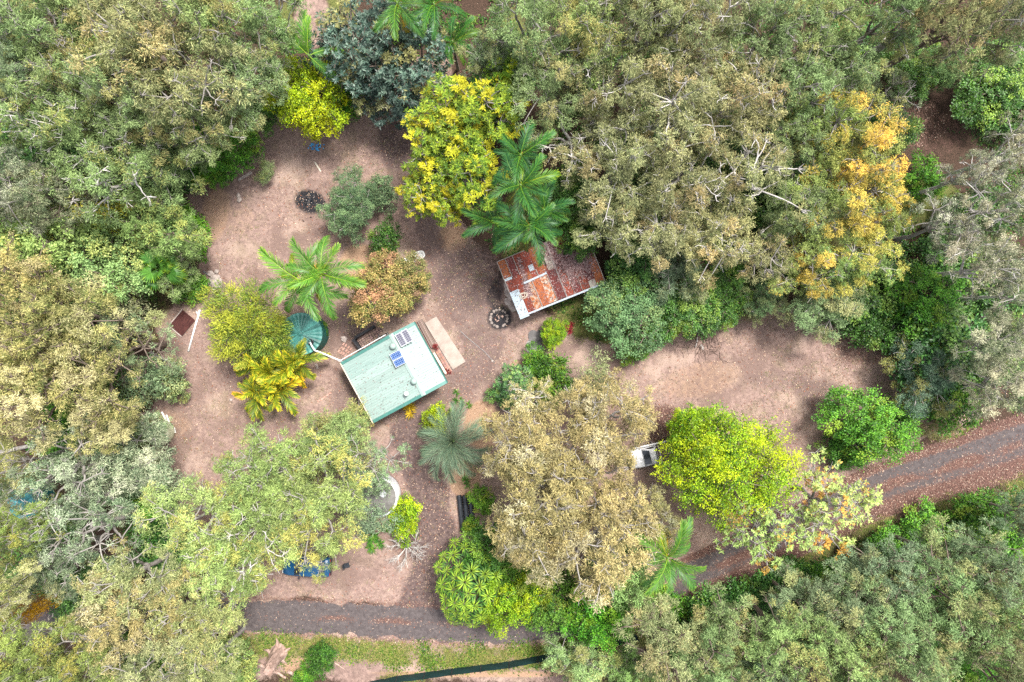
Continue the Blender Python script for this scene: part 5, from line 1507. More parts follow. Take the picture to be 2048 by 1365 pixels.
gum('pale', 185, 1060, 90, 11, 'grey-green gum with bare twigs between the teal tank and the yellow-green gums', a='open', tint=(.8, .95, .9))
gum('grey', 120, 1120, 75, 9, 'dull green gum above the golden patch in the lower left forest')
gum('tan', 270, 1160, 95, 12, 'golden-tan gum left of the road end in the lower left forest', tint=(1.05, 1.1, 1))
gum('gold', 235, 1235, 90, 12, 'golden-brown gum with bare pale limbs in the lower left forest', jit=.05)
gum('tan', 385, 1245, 95, 11, 'tan-green gum over the left end of the road', tint=(1.1, 1.2, 1))
gum('tan', 310, 1320, 90, 13, 'tan gum at the bottom edge, right of the lime crowns')
gum('green', 55, 1290, 85, 14, 'yellow-green gum at the lower left, above the corner crown', tint=(1.25, 1.1, .8))
gum('green', 165, 1325, 80, 14, 'yellow-green gum cut by the bottom edge, left of the tan one', tint=(1.25, 1.1, .8))
gum('green', 50, 1370, 80, 15, 'yellow-green crown in the bottom left corner', tint=(1.2, 1.1, .8))
gum('cream', 10, 1180, 60, 14, 'cream-green gum cut by the left edge near the golden patch', tint=(.85, .95, .9))
tree('wispy', 'golden', 75, 1212, 26, 9, 'small golden-orange crown in the lower left forest')
gum('tan', 415, 1335, 75, 10, 'tan-olive gum at the bottom edge left of the green verge', tint=(1, 1.1, 1))
# the large yellow-green gum group by the blue car
gum('green', 405, 1030, 100, 11, 'yellow-green gum with long pale limb, leftmost of the group above the blue car', bark='pale', tint=(1.3, 1.2, 1.05))
gum('green', 520, 960, 100, 10, 'yellow-green gum of the group above the blue car, nearest the left clearing', tint=(1.25, 1.15, 1.0))
gum('green', 640, 1000, 105, 11, 'yellow-green gum in the middle of the group, left of the grey tank', tint=(1.3, 1.2, 1.05))
gum('green', 500, 1080, 100, 11, 'yellow-green gum in the middle of the group, with a pale forked limb', bark='white', tint=(1.3, 1.2, 1.05))
gum('green', 590, 1030, 80, 10, 'yellow-green gum crown hanging over the blue car', tint=(1.3, 1.2, 1))
gum('olive', 455, 1150, 85, 10, 'yellow-tipped gum at the left end of the grey road', tint=(1.35, 1.3, 1.1))
gum('green', 645, 1100, 52, 8, 'yellow-green gum branch over the tail of the blue car', tint=(1.3, 1.2, 1), a='open')
gum('olive', 660, 885, 80, 8, 'olive gum below the golden cane clump', tint=(1.15, 1.15, 1), a='gumlow')
gum('grey', 745, 920, 62, 7, 'grey-green sparse gum above the grey tank', a='open', tint=(1.3, 1.35, 1.2))
tree('wispy', 'olive', 705, 832, 30, 4.5, 'small yellowish sapling at the lower left corner of the cabin', tint=(1.3, 1.2, 1))
tree('wispy', 'grey', 735, 955, 38, 5.0, 'grey-leaved sapling leaning over the grey tank', tint=(1.2, 1.2, 1.1))
tree('wispy', 'grey', 296, 858, 34, 4.5, 'grey-leaved sapling hanging over the small cream tank', tint=(1.2, 1.2, 1.1))
tree('wispy', 'grey', 735, 1035, 45, 3.5, 'grey-green bush below the grey tank', tint=(1.1, 1.15, 1.2))
# top centre and right
gum('grey', 985, 115, 60, 9, 'dull green tree right of the orange-tipped palms at the top')
gum('olive', 1050, 60, 85, 13, 'grey-olive gum at the top, right of the palms')
gum('olive', 1165, 55, 95, 14, 'olive gum at the top edge with yellow tips, left of the dark limb', tint=(1.1, 1.1, 1))
gum('olive', 1105, 165, 85, 12, 'olive gum behind the yellow feathery tree')
gum('tan', 1220, 160, 95, 13, 'tan-olive gum with pale limbs in the middle of the top forest', bark='white')
gum('tan', 1290, 50, 95, 15, 'tan gum at the top edge beside the dark upright limb', tint=(.9, .95, .9))
gum('tan', 1400, 70, 105, 15, 'tan gum at the top edge right of centre', bark='white', tint=(.9, .95, .9))
gum('tan', 1340, 200, 105, 14, 'large tan gum with white branches above the palm cluster', bark='white')
gum('tan', 1460, 205, 100, 14, 'large tan gum with white branches, right of the one above the palms', bark='white', tint=(.95, .95, 1))
gum('tan', 1150, 280, 80, 10, 'tan gum with bare white twigs right of the yellow feathery tree', a='open', bark='white')
gum('tan', 1240, 330, 95, 12, 'tan gum right of the palm cluster', bark='white')
gum('tan', 1370, 340, 100, 13, 'tan gum in the centre of the upper right forest', bark='white')
gum('tan', 1490, 345, 95, 13, 'tan gum with thick white limb in the upper right forest', a='open', bark='white')
gum('tan', 1225, 440, 75, 9.5, 'tan gum behind the rusty shed', bark='white', tint=(1.05, 1.05, 1))
gum('tan', 1325, 450, 85, 10, 'tan gum above the green vines behind the shed', bark='white')
gum('tan', 1440, 460, 90, 10, 'tan gum with forked white twigs above the right clearing', bark='white')
gum('tan', 1530, 510, 70, 9, 'tan-olive gum at the edge of the right clearing', a='open')
gum('olive', 1545, 70, 95, 14, 'olive gum at the top edge, left of the yellow-green one')
gum('green', 1640, 70, 95, 13, 'green gum with yellow tips at the top edge', tint=(1.0, .95, .9))
gum('olive', 1580, 180, 90, 13, 'olive gum below the top-edge pair at the right')
gum('green', 1680, 165, 80, 12, 'grey-green gum with dark trunk at the upper right', tint=(.95, .9, 1))
gum('yellow', 1640, 250, 80, 12, 'yellow-green gum with orange tips above the golden one')
gum('yellow', 1730, 300, 90, 12, 'golden yellow gum at the right, brightest of the yellow ones', tint=(1.1, 1, 1))
gum('olive', 1580, 290, 70, 11, 'olive gum left of the golden yellow gum')
gum('yellow', 1680, 400, 95, 11, 'golden and green gum in the middle of the right forest')
gum('yellow', 1765, 420, 65, 9, 'golden-tipped gum right of the golden and green one', tint=(1.05, 1, 1))
gum('green', 1600, 420, 75, 11, 'green leafy gum left of the golden and green one', tint=(1, .95, 1))
gum('yellow', 1610, 530, 75, 8.5, 'yellow-tipped gum hanging over the top of the right clearing')
gum('yellow', 1710, 510, 80, 9, 'yellow-green gum above the dark green edge of the right clearing', tint=(.85, .95, 1))
gum('olive', 1650, 600, 75, 6, 'dull green low gum at the top edge of the right clearing', a='gumlow', tint=(.8, .9, 1))
gum('olive', 1530, 590, 50, 4.5, 'small dark green gum at the top of the right clearing', a='gumlow', tint=(.7, .85, .9))
gum('grey', 1350, 540, 65, 6, 'dull grey-green gum behind the green vines', a='gumlow', tint=(.9, .9, 1))
gum('tan', 1900, 40, 100, 16, 'dull tan gum in the top right corner with a dark leaning trunk', tint=(.85, .9, .9), bark='brown')
gum('olive', 1790, 25, 80, 15, 'olive gum at the top edge left of the top right corner', tint=(.85, .9, .9))
gum('tan', 2000, 40, 85, 15, 'dull tan gum cut by the top right corner', tint=(.8, .9, .9))
gum('grey', 1760, 200, 60, 10, 'grey-leaved gum beside the red-brown bare patch', a='open', tint=(1.1, 1, .9))
gum('pale', 1945, 345, 55, 12, 'pale-leaved gum right of the red-brown bare patch', a='open', bark='white')
gum('pale', 2025, 300, 60, 13, 'pale gum with forked white limbs at the right edge, uppermost of the pale ones', a='open', bark='white')
gum('pale', 2000, 410, 73, 13, 'pale gum with long white limbs at the right edge below the uppermost one', a='open', bark='white')
gum('pale', 1890, 450, 64, 11, 'pale grey gum left of the white-limbed ones at the right', a='open', tint=(.95, .95, 1))
gum('pale', 1960, 530, 77, 12, 'dense pale gum in the middle of the right edge', bark='white')
gum('pale', 2045, 590, 55, 13, 'pale gum cut by the right edge at mid height', a='open', bark='white')
gum('pale', 1985, 680, 68, 11, 'pale cream gum at the right edge above the road')
gum('pale', 2000, 775, 70, 9, 'pale cream gum overhanging the road at the right edge', tint=(1.05, 1.05, 1))
# the golden gum in the middle
gum('gold', 1050, 900, 95, 11, 'golden-brown gum beside the blue-grey palm', jit=.04)
gum('gold', 1180, 850, 105, 11, 'golden-brown gum at the top of the central golden group', jit=.04, tint=(.95, .95, .95))
gum('gold', 1182, 968, 95, 12, 'golden-brown gum left of the white ute', jit=.04)
gum('gold', 1090, 1010, 115, 13, 'golden-brown gum in the middle of the central golden group, right of the driveway', jit=.04, tint=(.95, .97, .95))
gum('gold', 1200, 1080, 115, 13, 'golden-brown gum at the lower end of the central golden group', jit=.04)
gum('gold', 1060, 1075, 75, 11, 'golden-brown gum above the umbrella tree', jit=.04)
gum('gold', 1290, 1035, 60, 10, 'small golden-cream gum below the white ute', tint=(.9, 1.0, 1.0), jit=.05)
gum('gold', 1270, 840, 40, 6, 'wispy golden gum sapling above the white ute', a='wispy', tint=(.85, .85, .9))
gum('cream', 1065, 795, 50, 7, 'cream-flowered gum tip over the dark green bush by the cabin track', a='open', bark='white')
gum('tan', 1190, 770, 48, 5.5, 'thin wispy gum at the top of the golden group beside the open dirt', a='wispy', tint=(1, 1.1, 1.1))
# bottom right forest
gum('tan', 1325, 1285, 90, 11, 'tan-green gum at the bottom, right of the fence end', tint=(.95, 1.05, 1))
gum('olive', 1430, 1330, 85, 12, 'olive gum cut by the bottom edge right of the fence', tint=(.9, 1, 1))
gum('olive', 1465, 1258, 78, 10, 'olive-green gum below the road in the lower right forest')
gum('grey', 1585, 1205, 70, 9, 'grey-green gum at the road edge below the sparse lime tree', tint=(1.1, 1.15, 1.1))
gum('olive', 1560, 1270, 90, 12, 'light olive gum in the lower right forest, left of its darkest gap', tint=(1.05, 1.1, 1))
gum('grey', 1675, 1215, 85, 11, 'grey-green gum in the lower right forest with reddish flecks', tint=(1.05, 1.05, 1))
gum('olive', 1650, 1320, 90, 13, 'yellow-olive gum at the bottom edge of the lower right forest', tint=(1.1, 1.15, 1))
gum('grey', 1778, 1155, 85, 11, 'grey-green gum below the road bend at the right', tint=(1.05, 1.1, 1.1))
gum('olive', 1745, 1240, 90, 12, 'olive gum in the middle of the lower right forest', tint=(.85, .95, 1))
gum('grey', 1875, 1115, 72, 10, 'pale grey-green gum below the road at the right', tint=(1.15, 1.2, 1.1))
gum('olive', 1870, 1180, 95, 12, 'olive-grey gum in the right part of the lower right forest', tint=(.9, 1.05, 1.1))
gum('grey', 1968, 1135, 80, 12, 'fine-leaved grey gum near the right edge below the road', tint=(1.1, 1.1, 1))
gum('olive', 1830, 1310, 85, 13, 'tan-grey gum left of the bright green bush at the bottom right', tint=(1, 1, 1))
gum('olive', 1990, 1240, 95, 13, 'olive gum near the right edge of the lower right forest', tint=(.95, 1.05, 1))
gum('tan', 2010, 1345, 80, 14, 'tan-olive gum in the bottom right corner', tint=(.85, .95, .9))
gum('grey', 2042, 1030, 48, 9, 'grey-green gum at the right edge just below the road', tint=(.95, 1, 1))
gum('grey', 1520, 1345, 65, 11, 'dull green gum cut by the bottom edge in the lower right forest')
gum('olive', 1170, 1325, 75, 6, 'pale olive bushy gum in front of the fence at the bottom', a='gumlow', tint=(1.1, 1.2, 1.1))
gum('olive', 1265, 1345, 55, 7, 'small olive gum at the bottom edge beside the fence end', a='gumlow', tint=(.95, 1.1, .9))
gum('olive', 1720, 1330, 70, 12, 'olive gum cut by the bottom edge, centre of the lower right forest', tint=(.9, 1, .95))
gum('olive', 1930, 1250, 70, 12, 'pale olive gum above the bright green bush at the bottom right')

# ------------------------------------------------------------------ distinct trees around the clearing
GB = 'broadleaf trees'
tree('broad', 'lemon', 620, 198, 68, 7.5, 'rounded vivid lemon-green tree at the top of the upper clearing', group=GB, ry=80, bark='brown', jit=0)
tree('dense', 'dark', 720, 95, 95, 9.5, 'blue-green leafy tree at the top, left crown of the pair', group=GB, bark='brown', jit=.04)
tree('dense', 'dark', 815, 130, 90, 9, 'blue-green leafy tree at the top, right crown of the pair below the palms', group=GB, bark='brown', jit=.04)
tree('dense', 'dark', 770, 175, 75, 6, 'low blue-green leafy tree at the upper edge of the clearing', group=GB, bark='brown', jit=.04, tint=(.85, .9, 1))
tree('feather', 'feather', 945, 235, 85, 10, 'yellow feathery-leaved tree left of the palm cluster, topmost crown', group='yellow feathery trees', jit=.03)
tree('feather', 'feather', 885, 285, 75, 9, 'yellow feathery-leaved tree nearest the upper clearing', group='yellow feathery trees', jit=.03, tint=(1.05, 1, 1))
tree('feather', 'feather', 930, 345, 75, 9, 'yellow feathery-leaved tree touching the left palm fronds', group='yellow feathery trees', jit=.03, tint=(.9, .97, 1))
tree('feather', 'feather', 868, 395, 55, 7.5, 'lowest yellow feathery-leaved crown with bare white twigs', group='yellow feathery trees', jit=.03, bark='white', tint=(1.05, 1, 1))
tree('feather', 'feather', 1015, 160, 45, 8.5, 'small yellow-green feathery crown above the others', group='yellow feathery trees', jit=.03, tint=(.8, 1, 1))
tree('gumlow', 'mint', 705, 410, 62, 4.5, 'grey-green loose tree in the middle of the upper clearing', group=GB, tint=(1.1, 1.15, 1.1))
tree('shrub', 'mint', 765, 390, 32, 2.5, 'grey-green wispy bush right of the loose tree in the clearing', group='bushes')
tree('shrub', 'shrub', 772, 486, 34, 3.5, 'dark green round bush above the orange-tipped tree', group='bushes')
tree('broad', 'orange', 768, 580, 68, 6.5, 'orange and pink tipped tree beside the cabin roof', group=GB, bark='brown', jit=0, ry=66)
tree('broad', 'orange', 812, 558, 48, 5, 'bronze-green smaller crown right of the orange tipped tree', group=GB, bark='brown', jit=0, tint=(.72, .8, .9))
tree('plume', 'conifer', 495, 645, 80, 6.0, 'yellow-green feathery conifer-like tree left of the green tank', group=GB, bark='brown', jit=0, ry=70)
tree('plume', 'conifer', 548, 692, 40, 4.5, 'soft green conifer-like branch over the green tank', group=GB, bark='brown', jit=0, tint=(.85, .9, 1))
tree('broad', 'lime', 1108, 666, 27, 2.4, 'small round vivid green bush in front of the rusty shed', group='bushes', bark='brown', tint=(.8, .9, 1))
strap_plant(1138, 657, 'red', 'bright crimson flowering plant right of the round green bush', 0.65, heads=5)
tree('broad', 'green', 1250, 632, 76, 5.0, 'large soft green tree right of the rusty shed', group=GB, bark='brown', tint=(.62, .8, .9))
tree('shrub', 'vivid', 1310, 640, 45, 2.6, 'yellow-green bush on the right side of the soft green tree', group='bushes', tint=(1.2, 1, 1))
tree('shrub', 'vivid', 1270, 690, 32, 1.8, 'low bright bush below the soft green tree', group='bushes', tint=(1.1, 1, 1))
tree('broad', 'shrub', 1375, 610, 65, 4.5, 'glossy green vine-covered tree at the top left of the right clearing', group=GB, bark='brown', tint=(1.3, 1.3, 1.2))
tree('broad', 'shrub', 1280, 545, 65, 4.5, 'dark green bushy tree behind the soft green tree', group=GB, bark='brown', tint=(1.2, 1.2, 1.2))
tree('broad', 'shrub', 1150, 482, 42, 5.0, 'dark green leafy tree overhanging the back of the rusty shed', group=GB, bark='brown', tint=(1.2, 1.2, 1))
tree('broad', 'shrub', 1135, 400, 60, 6, 'dark green tree right of the palm cluster', group=GB, bark='brown', tint=(1.1, 1.1, 1))
tree('broad', 'shrub', 1440, 590, 60, 4, 'green leafy bush mass above the brush pile', group=GB, bark='brown', tint=(1.4, 1.35, 1))
tree('dense', 'shrub', 1030, 770, 42, 2.8, 'dark green whorled-leaf bush below the open dirt by the cabin', group='bushes', tint=(1.3, 1.3, 1.8))
tree('shrub', 'vivid', 1070, 722, 28, 2.0, 'bright green bush at the foot of the stone steps', group='bushes')
tree('shrub', 'vivid', 1100, 760, 45, 3.0, 'mixed green bush between the dark bush and the wispy gum', group='bushes', tint=(.9, .8, 1))
tree('broadbig', 'lime', 1455, 930, 120, 9, 'large rounded lime-green tree beside the white ute', group=GB, bark='brown', jit=0, ry=122)
tree('broad', 'lime', 1390, 862, 50, 6, 'lime-green lower crown on the left side of the large rounded tree', group=GB, bark='brown', jit=0, tint=(.9, .98, 1))
tree('broad', 'vivid', 1738, 850, 92, 5, 'fresh green spreading tree at the road end of the right clearing', group=GB, bark='brown', ry=72)
tree('shrub', 'vivid', 1690, 900, 40, 2, 'low green bush left of the fresh green spreading tree', group='bushes', tint=(.75, .8, 1))
tree('twiggy', 'sparse', 1660, 1010, 92, 9, 'sparse pale lime tree with bare grey twigs beside the road, right one', group='sparse roadside trees', bark='pale')
tree('twiggy', 'sparse', 1530, 1055, 80, 9, 'sparse pale lime tree with dark trunk over the road, left one', group='sparse roadside trees', bark='pale', tint=(.9, 1, 1))
tree('broad', 'shrub', 985, 1110, 62, 5.5, 'dark green tree between the driveway and the golden gums', group=GB, bark='brown', tint=(1.3, 1.35, 1))
tree('broad', 'lime', 1018, 1192, 64, 6.5, 'yellow-lime tree right of the umbrella tree', group=GB, bark='brown', tint=(.9, .9, 1))
tree('broad', 'vivid', 1045, 1130, 50, 6, 'green tree between the dark green tree and the golden gums', group=GB, bark='brown', tint=(1.0, .85, 1))
tree('broad', 'vivid', 1105, 1195, 62, 6.5, 'mid green tree above the road below the golden gums', group=GB, bark='brown', tint=(1.1, .9, 1.3))
tree('broad', 'vivid', 1190, 1222, 72, 7, 'fresh green tree over the road below the golden gums', group=GB, bark='brown', tint=(1, 1.15, .9))
tree('broad', 'green', 1245, 1135, 62, 9, 'pale green tree left of the palm above the road', group=GB, bark='brown', tint=(1.15, 1.25, 1.1))
tree('shrub', 'vivid', 964, 1000, 26, 2.5, 'bright green bush growing over the black culvert pipes', group='bushes', tint=(1.2, 1, 1))
tree('shrub', 'vivid', 946, 1052, 18, 1.8, 'small bright bush at the lower end of the culvert pipes', group='bushes', tint=(1.2, 1, 1))
tree('shrub', 'lime', 812, 1038, 30, 2.2, 'yellow-green bush right of the grey tank beside the driveway', group='bushes', ry=42, tint=(.9, .95, 1))
tree('broad', 'vivid', 450, 300, 62, 5.5, 'glossy green large-leaved bush at the top left of the clearing', group=GB, bark='brown', ry=55)
tree('broad', 'vivid', 420, 335, 40, 4, 'lower glossy green bush at the edge of the upper left clearing', group=GB, bark='brown')
tree('broad', 'shrub', 520, 220, 55, 5, 'dark green bush between the olive gums and the lemon-green tree', group=GB, bark='brown', tint=(1.4, 1.3, 1.2))
tree('shrub', 'vivid', 700, 195, 38, 2.8, 'bright green bush between the lemon-green and blue-green trees', group='bushes', tint=(.9, 1, 1))
tree('wispy', 'green', 535, 335, 18, 1.8, 'straggly sapling with few leaves in the upper left clearing', tint=(1, .95, 1))
tree('wispy', 'green', 528, 355, 15, 1.4, 'smaller straggly sapling below the first in the upper left clearing')
tree('shrub', 'shrub', 1870, 690, 85, 4.5, 'dark green bush mass on the right of the right clearing', group='bushes', tint=(1.0, 1.1, 1.4))
tree('gumlow', 'dark', 1845, 755, 75, 5, 'blue-grey green low tree at the right end of the clearing', group=GB, tint=(1.2, 1.2, 1))
tree('broad', 'vivid', 1850, 600, 72, 5, 'vivid green bushy tree below the pale gums at the right', group=GB, bark='brown', tint=(.8, .85, .8))
tree('shrub', 'vivid', 1900, 790, 60, 3, 'green bush at the road corner on the right', group='bushes', tint=(.7, .7, .8))
tree('shrub', 'vivid', 1840, 360, 38, 3, 'vivid green bush below the red-brown bare patch', group='bushes')
tree('broad', 'shrub', 1990, 170, 80, 4.5, 'dark green bush mass at the right edge, upper part', group=GB, bark='brown', tint=(1.3, 1.3, 1))
tree('broad', 'shrub', 1820, 130, 60, 4, 'dark green bush left of the red-brown bare patch', group=GB, bark='brown', tint=(1.4, 1.3, 1))
tree('broad', 'mint', 1880, 140, 42, 4, 'green bush above the red-brown bare patch', group=GB, bark='brown', tint=(.9, 1, .7))
tree('broad', 'vivid', 1935, 1325, 48, 5, 'vivid green bush in a gap at the bottom right', group=GB, bark='brown', tint=(.8, .9, .9))
tree('shrub', 'vivid', 1955, 1035, 50, 3.5, 'green leafy bush on the low side of the road at the right', group='bushes', tint=(.8, .8, .9))
tree('shrub', 'shrub', 1500, 1190, 50, 3, 'dark green bush on the low side of the road below the palm', group='bushes', tint=(1.3, 1.4, 1.4))
tree('shrub', 'shrub', 1425, 1228, 50, 3, 'dark green bush below the road, left of the other dark one', group='bushes', tint=(1.3, 1.4, 1.2))
tree('shrub', 'shrub', 1600, 1152, 40, 2.6, 'dark green bush at the road edge below the sparse lime tree', group='bushes', tint=(1.3, 1.4, 1.2))
tree('shrub', 'vivid', 645, 1318, 30, 2.6, 'dark glossy green bush right of the dead stump', group='bushes', tint=(.6, .62, .9))
tree('shrub', 'vivid', 612, 1356, 24, 1.8, 'bright green bush at the bottom edge beside the logs', group='bushes')
tree('shrub', 'olive', 475, 1325, 45, 3.5, 'olive-green bush at the bottom edge left of the dead stump', group='bushes', tint=(1, 1.1, .8))
tree('shrub', 'vivid', 378, 572, 34, 1.6, 'low leafy green weeds beside the pale rock heap', group='bushes', tint=(.9, .85, 1))
tree('shrub', 'green', 345, 770, 32, 1.4, 'low green weeds at the left edge of the dirt', group='bushes')
tree('shrub', 'vivid', 640, 655, 15, 1.2, 'small green bush against the right side of the green tank', group='bushes')
tree('shrub', 'lemon', 872, 838, 27, 2.0, 'yellow-leaved bush beside the blue-grey palm', group='bushes', jit=0)
tree('shrub', 'shrub', 1000, 790, 22, 1.4, 'small blue-green bush left of the dark whorled bush', group='bushes', tint=(1.5, 1.6, 2.2))

# a second, shaded layer of undergrowth bushes seen in the gaps of the forest
USED = set()
US = 'undergrowth bushes in the gaps of the forest'
for i, (px, py, r, H, pal) in enumerate([(40, 300, 60, 3, 'shrub'), (260, 200, 60, 3, 'shrub'), (170, 130, 55, 3, 'shrub'), (330, 330, 60, 3, 'shrub'), (120, 330, 60, 3, 'shrub'), (230, 490, 55, 3, 'shrub'), (60, 620, 60, 3, 'shrub'), (150, 700, 60, 3, 'shrub'),
        (130, 860, 60, 3, 'vivid'), (290, 1000, 55, 3, 'vivid'), (330, 1100, 60, 3, 'shrub'), (160, 1180, 55, 3, 'shrub'), (350, 1330, 55, 3, 'vivid'), (240, 1290, 55, 3, 'shrub'), (1030, 130, 60, 3, 'shrub'), (1180, 130, 55, 3, 'shrub'), (1300, 300, 60, 3, 'shrub'),
        (1420, 300, 60, 3, 'shrub'), (1260, 420, 60, 3, 'shrub'), (1530, 420, 60, 3, 'shrub'), (1400, 420, 55, 3, 'shrub'), (1600, 360, 60, 3, 'shrub'), (1700, 610, 60, 3.5, 'shrub'), (1760, 560, 55, 3, 'shrub'), (1740, 660, 45, 3, 'shrub'), (1950, 430, 60, 3, 'shrub'),
        (1900, 520, 60, 3, 'shrub'), (1980, 600, 65, 3, 'shrub'), (1960, 720, 65, 3, 'shrub'), (2030, 220, 55, 3, 'shrub'), (1700, 110, 60, 3, 'shrub'), (1780, 260, 45, 3, 'shrub'), (1560, 1210, 60, 3, 'shrub'), (1680, 1250, 60, 3, 'shrub'),
        (1800, 1170, 60, 3, 'shrub'), (1920, 1180, 60, 3, 'shrub'), (1655, 1165, 45, 3, 'vivid'), (1850, 1250, 60, 3, 'shrub'), (1500, 1290, 60, 3, 'shrub'), (2000, 1085, 50, 3, 'vivid'), (1390, 1270, 55, 3, 'shrub'), (1320, 1215, 45, 2.5, 'vivid'), (1770, 1095, 40, 2, 'vivid'), (1855, 1050, 45, 2, 'vivid')]):
    near = sorted((math.hypot(t[1] - px, t[2] - py), t[0]) for t in TREE_BASES if t[0] not in USED and len(t[0].split()) <= 11 and not t[0].startswith('dark undergrowth'))
    USED.add(near[0][1])
    tree('shrub', pal, px, py, r, H, 'dark undergrowth bush beneath the ' + near[0][1], group=US, tint=(1.1, 1.1, 1.1), jit=.2)

# ------------------------------------------------------------------ palms and palm-like plants
GP = 'feather palms'
palm(642, 548, 7.5, 86, 13, 'right crown of the bright green double palm above the cabin', pal='palmlight', seed=1, group=GP, old=.15)
palm(602, 562, 7.0, 82, 11, 'left crown of the bright green double palm, above the green tank', pal='palmlight', seed=4, group=GP, old=.3)
palm(1041, 311, 9.0, 66, 11, 'topmost palm of the dark green cluster behind the shed', seed=2, group=GP)
palm(1041, 371, 9.5, 68, 12, 'middle palm of the dark green cluster behind the shed', seed=5, group=GP, old=.3)
palm(1060, 452, 8.5, 78, 13, 'lowest palm of the cluster, fronds hanging over the rusty roof', seed=7, group=GP, old=.4)
palm(990, 446, 6.5, 62, 9, 'small leftmost palm of the dark green cluster', seed=9, group=GP, old=.3)
palm(1088, 421, 8.0, 66, 11, 'rightmost palm of the dark green cluster', seed=12, group=GP, old=.3)
palm(1335, 1115, 9.5, 78, 15, 'lone green palm above the road right of the golden gums', pal='palmlight', seed=14, group=GP, tint=(.8, .85, 1))
palm(618, 112, 8.0, 75, 6, 'tall young palm with few upright fronds beside the lemon-green tree', pal='palmlight', seed=3, group=GP, dead=False, azr=[1.35, 2.15, 1.75, 2.5, 0.3, -0.7], pitch=(0.35, -0.3), old=0)
palm(795, 8, 9.5, 75, 12, 'palm cut by the top edge above the blue-green tree', pal='palmlight', seed=6, group=GP, tint=(.75, .85, 1), old=.2)
palm(868, 10, 8.5, 62, 11, 'palm cut by the top edge, right of the first', seed=8, group=GP, old=.3, tint=(1.3, 1.3, 1))
palm(905, 85, 5.5, 55, 11, 'dark green palm with orange old fronds right of the blue-green tree', seed=11, group=GP, old=.7, tint=(1.0, 1.1, .9))
palm(905, 882, 2.6, 60, 34, 'blue-grey palm with curling fronds below the cabin', dead=False, fr=FR_BLUE, pal='bluepalm', Lf=2.3, seed=10, tr=0.22, old=.08, pitch=(0.45, -0.35), young=False)
palm(325, 535, 4.0, 45, 22, 'fan palm with orange old leaves under the left forest edge', dead=False, fr=FR_FAN, pal='palm', Lf=1.75, seed=13, tr=0.14, old=.35, name='fan_palm', pitch=(0.9, -0.6), tint=(1.7, 1.3, .8))
# golden cane clump: many short stems
for i, (px, py, n, lab) in enumerate([(545, 745, 12, 'golden cane palm, centre stem group of the yellow clump left of the cabin'), (520, 730, 9, 'golden cane palm, left stem group of the yellow clump'), (580, 735, 9, 'golden cane palm, upper right stem group of the yellow clump, under the conifer branch'), (560, 780, 9, 'golden cane palm, lower right stem group of the yellow clump'), (520, 785, 9, 'golden cane palm, lower left stem group of the yellow clump'), (600, 720, 7, 'golden cane palm, rightmost stem group of the yellow clump near the tank')]):
    palm(px, py, 2.4, 52, n + 5, lab, dead=False, fr=FR_CANE, pal='cane', Lf=2.0, seed=20 + i, tr=0.05, name='cane_palm', group='golden cane palms of one clump', old=.25, young=True, pitch=(0.5, -0.3))
strap_plant(820, 815, 'golden', 'small yellow cycad-like plant against the lower cabin wall', 1.1, heads=3, tint=(.9, 1.1, .8))
for i, (px, py, lab) in enumerate([(913, 786, 'topmost of the green strap-leaved tufts beside the cabin track'), (911, 803, 'second green strap-leaved tuft below the topmost one'), (922, 798, 'smallest green tuft right of the other strap-leaved tufts'), (924, 808, 'dark green tuft above the blue-grey palm'), (938, 810, 'rightmost green strap-leaved tuft above the blue-grey palm'), (904, 822, 'grey-green tuft at the top edge of the blue-grey palm'), (933, 962, 'green spiky tuft below the blue-grey palm')]):
    strap_plant(px, py, 'vivid', lab, 0.75 if i != 2 else 0.45, group='strap-leaved tufts', tint=(.7, .75, .8), heads=1 if i < 6 else 3)
for i, (px, py) in enumerate([(738, 1062), (752, 1075), (768, 1058), (742, 1085), (762, 1090), (780, 1058), (730, 1074), (745, 1100)]):
    strap_plant(px, py, 'vivid', 'spiky green tuft in the patch below the grey tank', 0.95, group='spiky tufts below the grey tank', tint=(.75, .8, 1), heads=2)

# umbrella tree with whorls of long leaves
def whorl_mesh(seed, n=12, L=0.62, w=0.085):
    rng = np.random.default_rng(seed)
    az = np.arange(n) * 2 * math.pi / n + rng.normal(0, 0.08, n)
    d = np.stack([np.cos(az), np.sin(az), 0 * az], 1); s = np.stack([-np.sin(az), np.cos(az), 0 * az], 1)
    ln = (L * rng.uniform(0.85, 1.1, n))[:, None]
    stations = [(0.12, 0.12, 0.02), (0.45, 0.8, 0.10), (0.75, 1.0, 0.06), (1.0, 0.25, -0.10)]
    V = np.stack([np.stack([d * ln * r + s * w / 2 * ww + np.array([0, 0, z * L * 1.4]), d * ln * r - s * w / 2 * ww + np.array([0, 0, z * L * 1.4])], 1) for r, ww, z in stations], 1)   # n,4,2,3
    V = V.reshape(-1, 3)
    b = np.arange(n)[:, None] * 8
    Q = np.concatenate([b + np.array([2 * k, 2 * k + 2, 2 * k + 3, 2 * k + 1]) for k in range(3)])
    rx = rng.random(n)
    A = np.stack([np.repeat(rx[:, None], 8, 1), np.tile(np.array([0.9, 0.9, 0.6, 0.6, 0.4, 0.4, 0.2, 0.2]), (n, 1)), np.repeat(rx[:, None], 8, 1)], 2).reshape(-1, 3)
    return quad_mesh('leaf_whorl', V, Q, A)
WH = [whorl_mesh(700 + i) for i in range(3)]
c = W(942, 1178, 5.0)
um = thing('umbrella_tree', 'umbrella tree with whorls of long bright leaves at the road corner', 'tree', (c[0], c[1], 0))
wood = QB()
rngu = np.random.default_rng(77)
pts = []
tries = 0
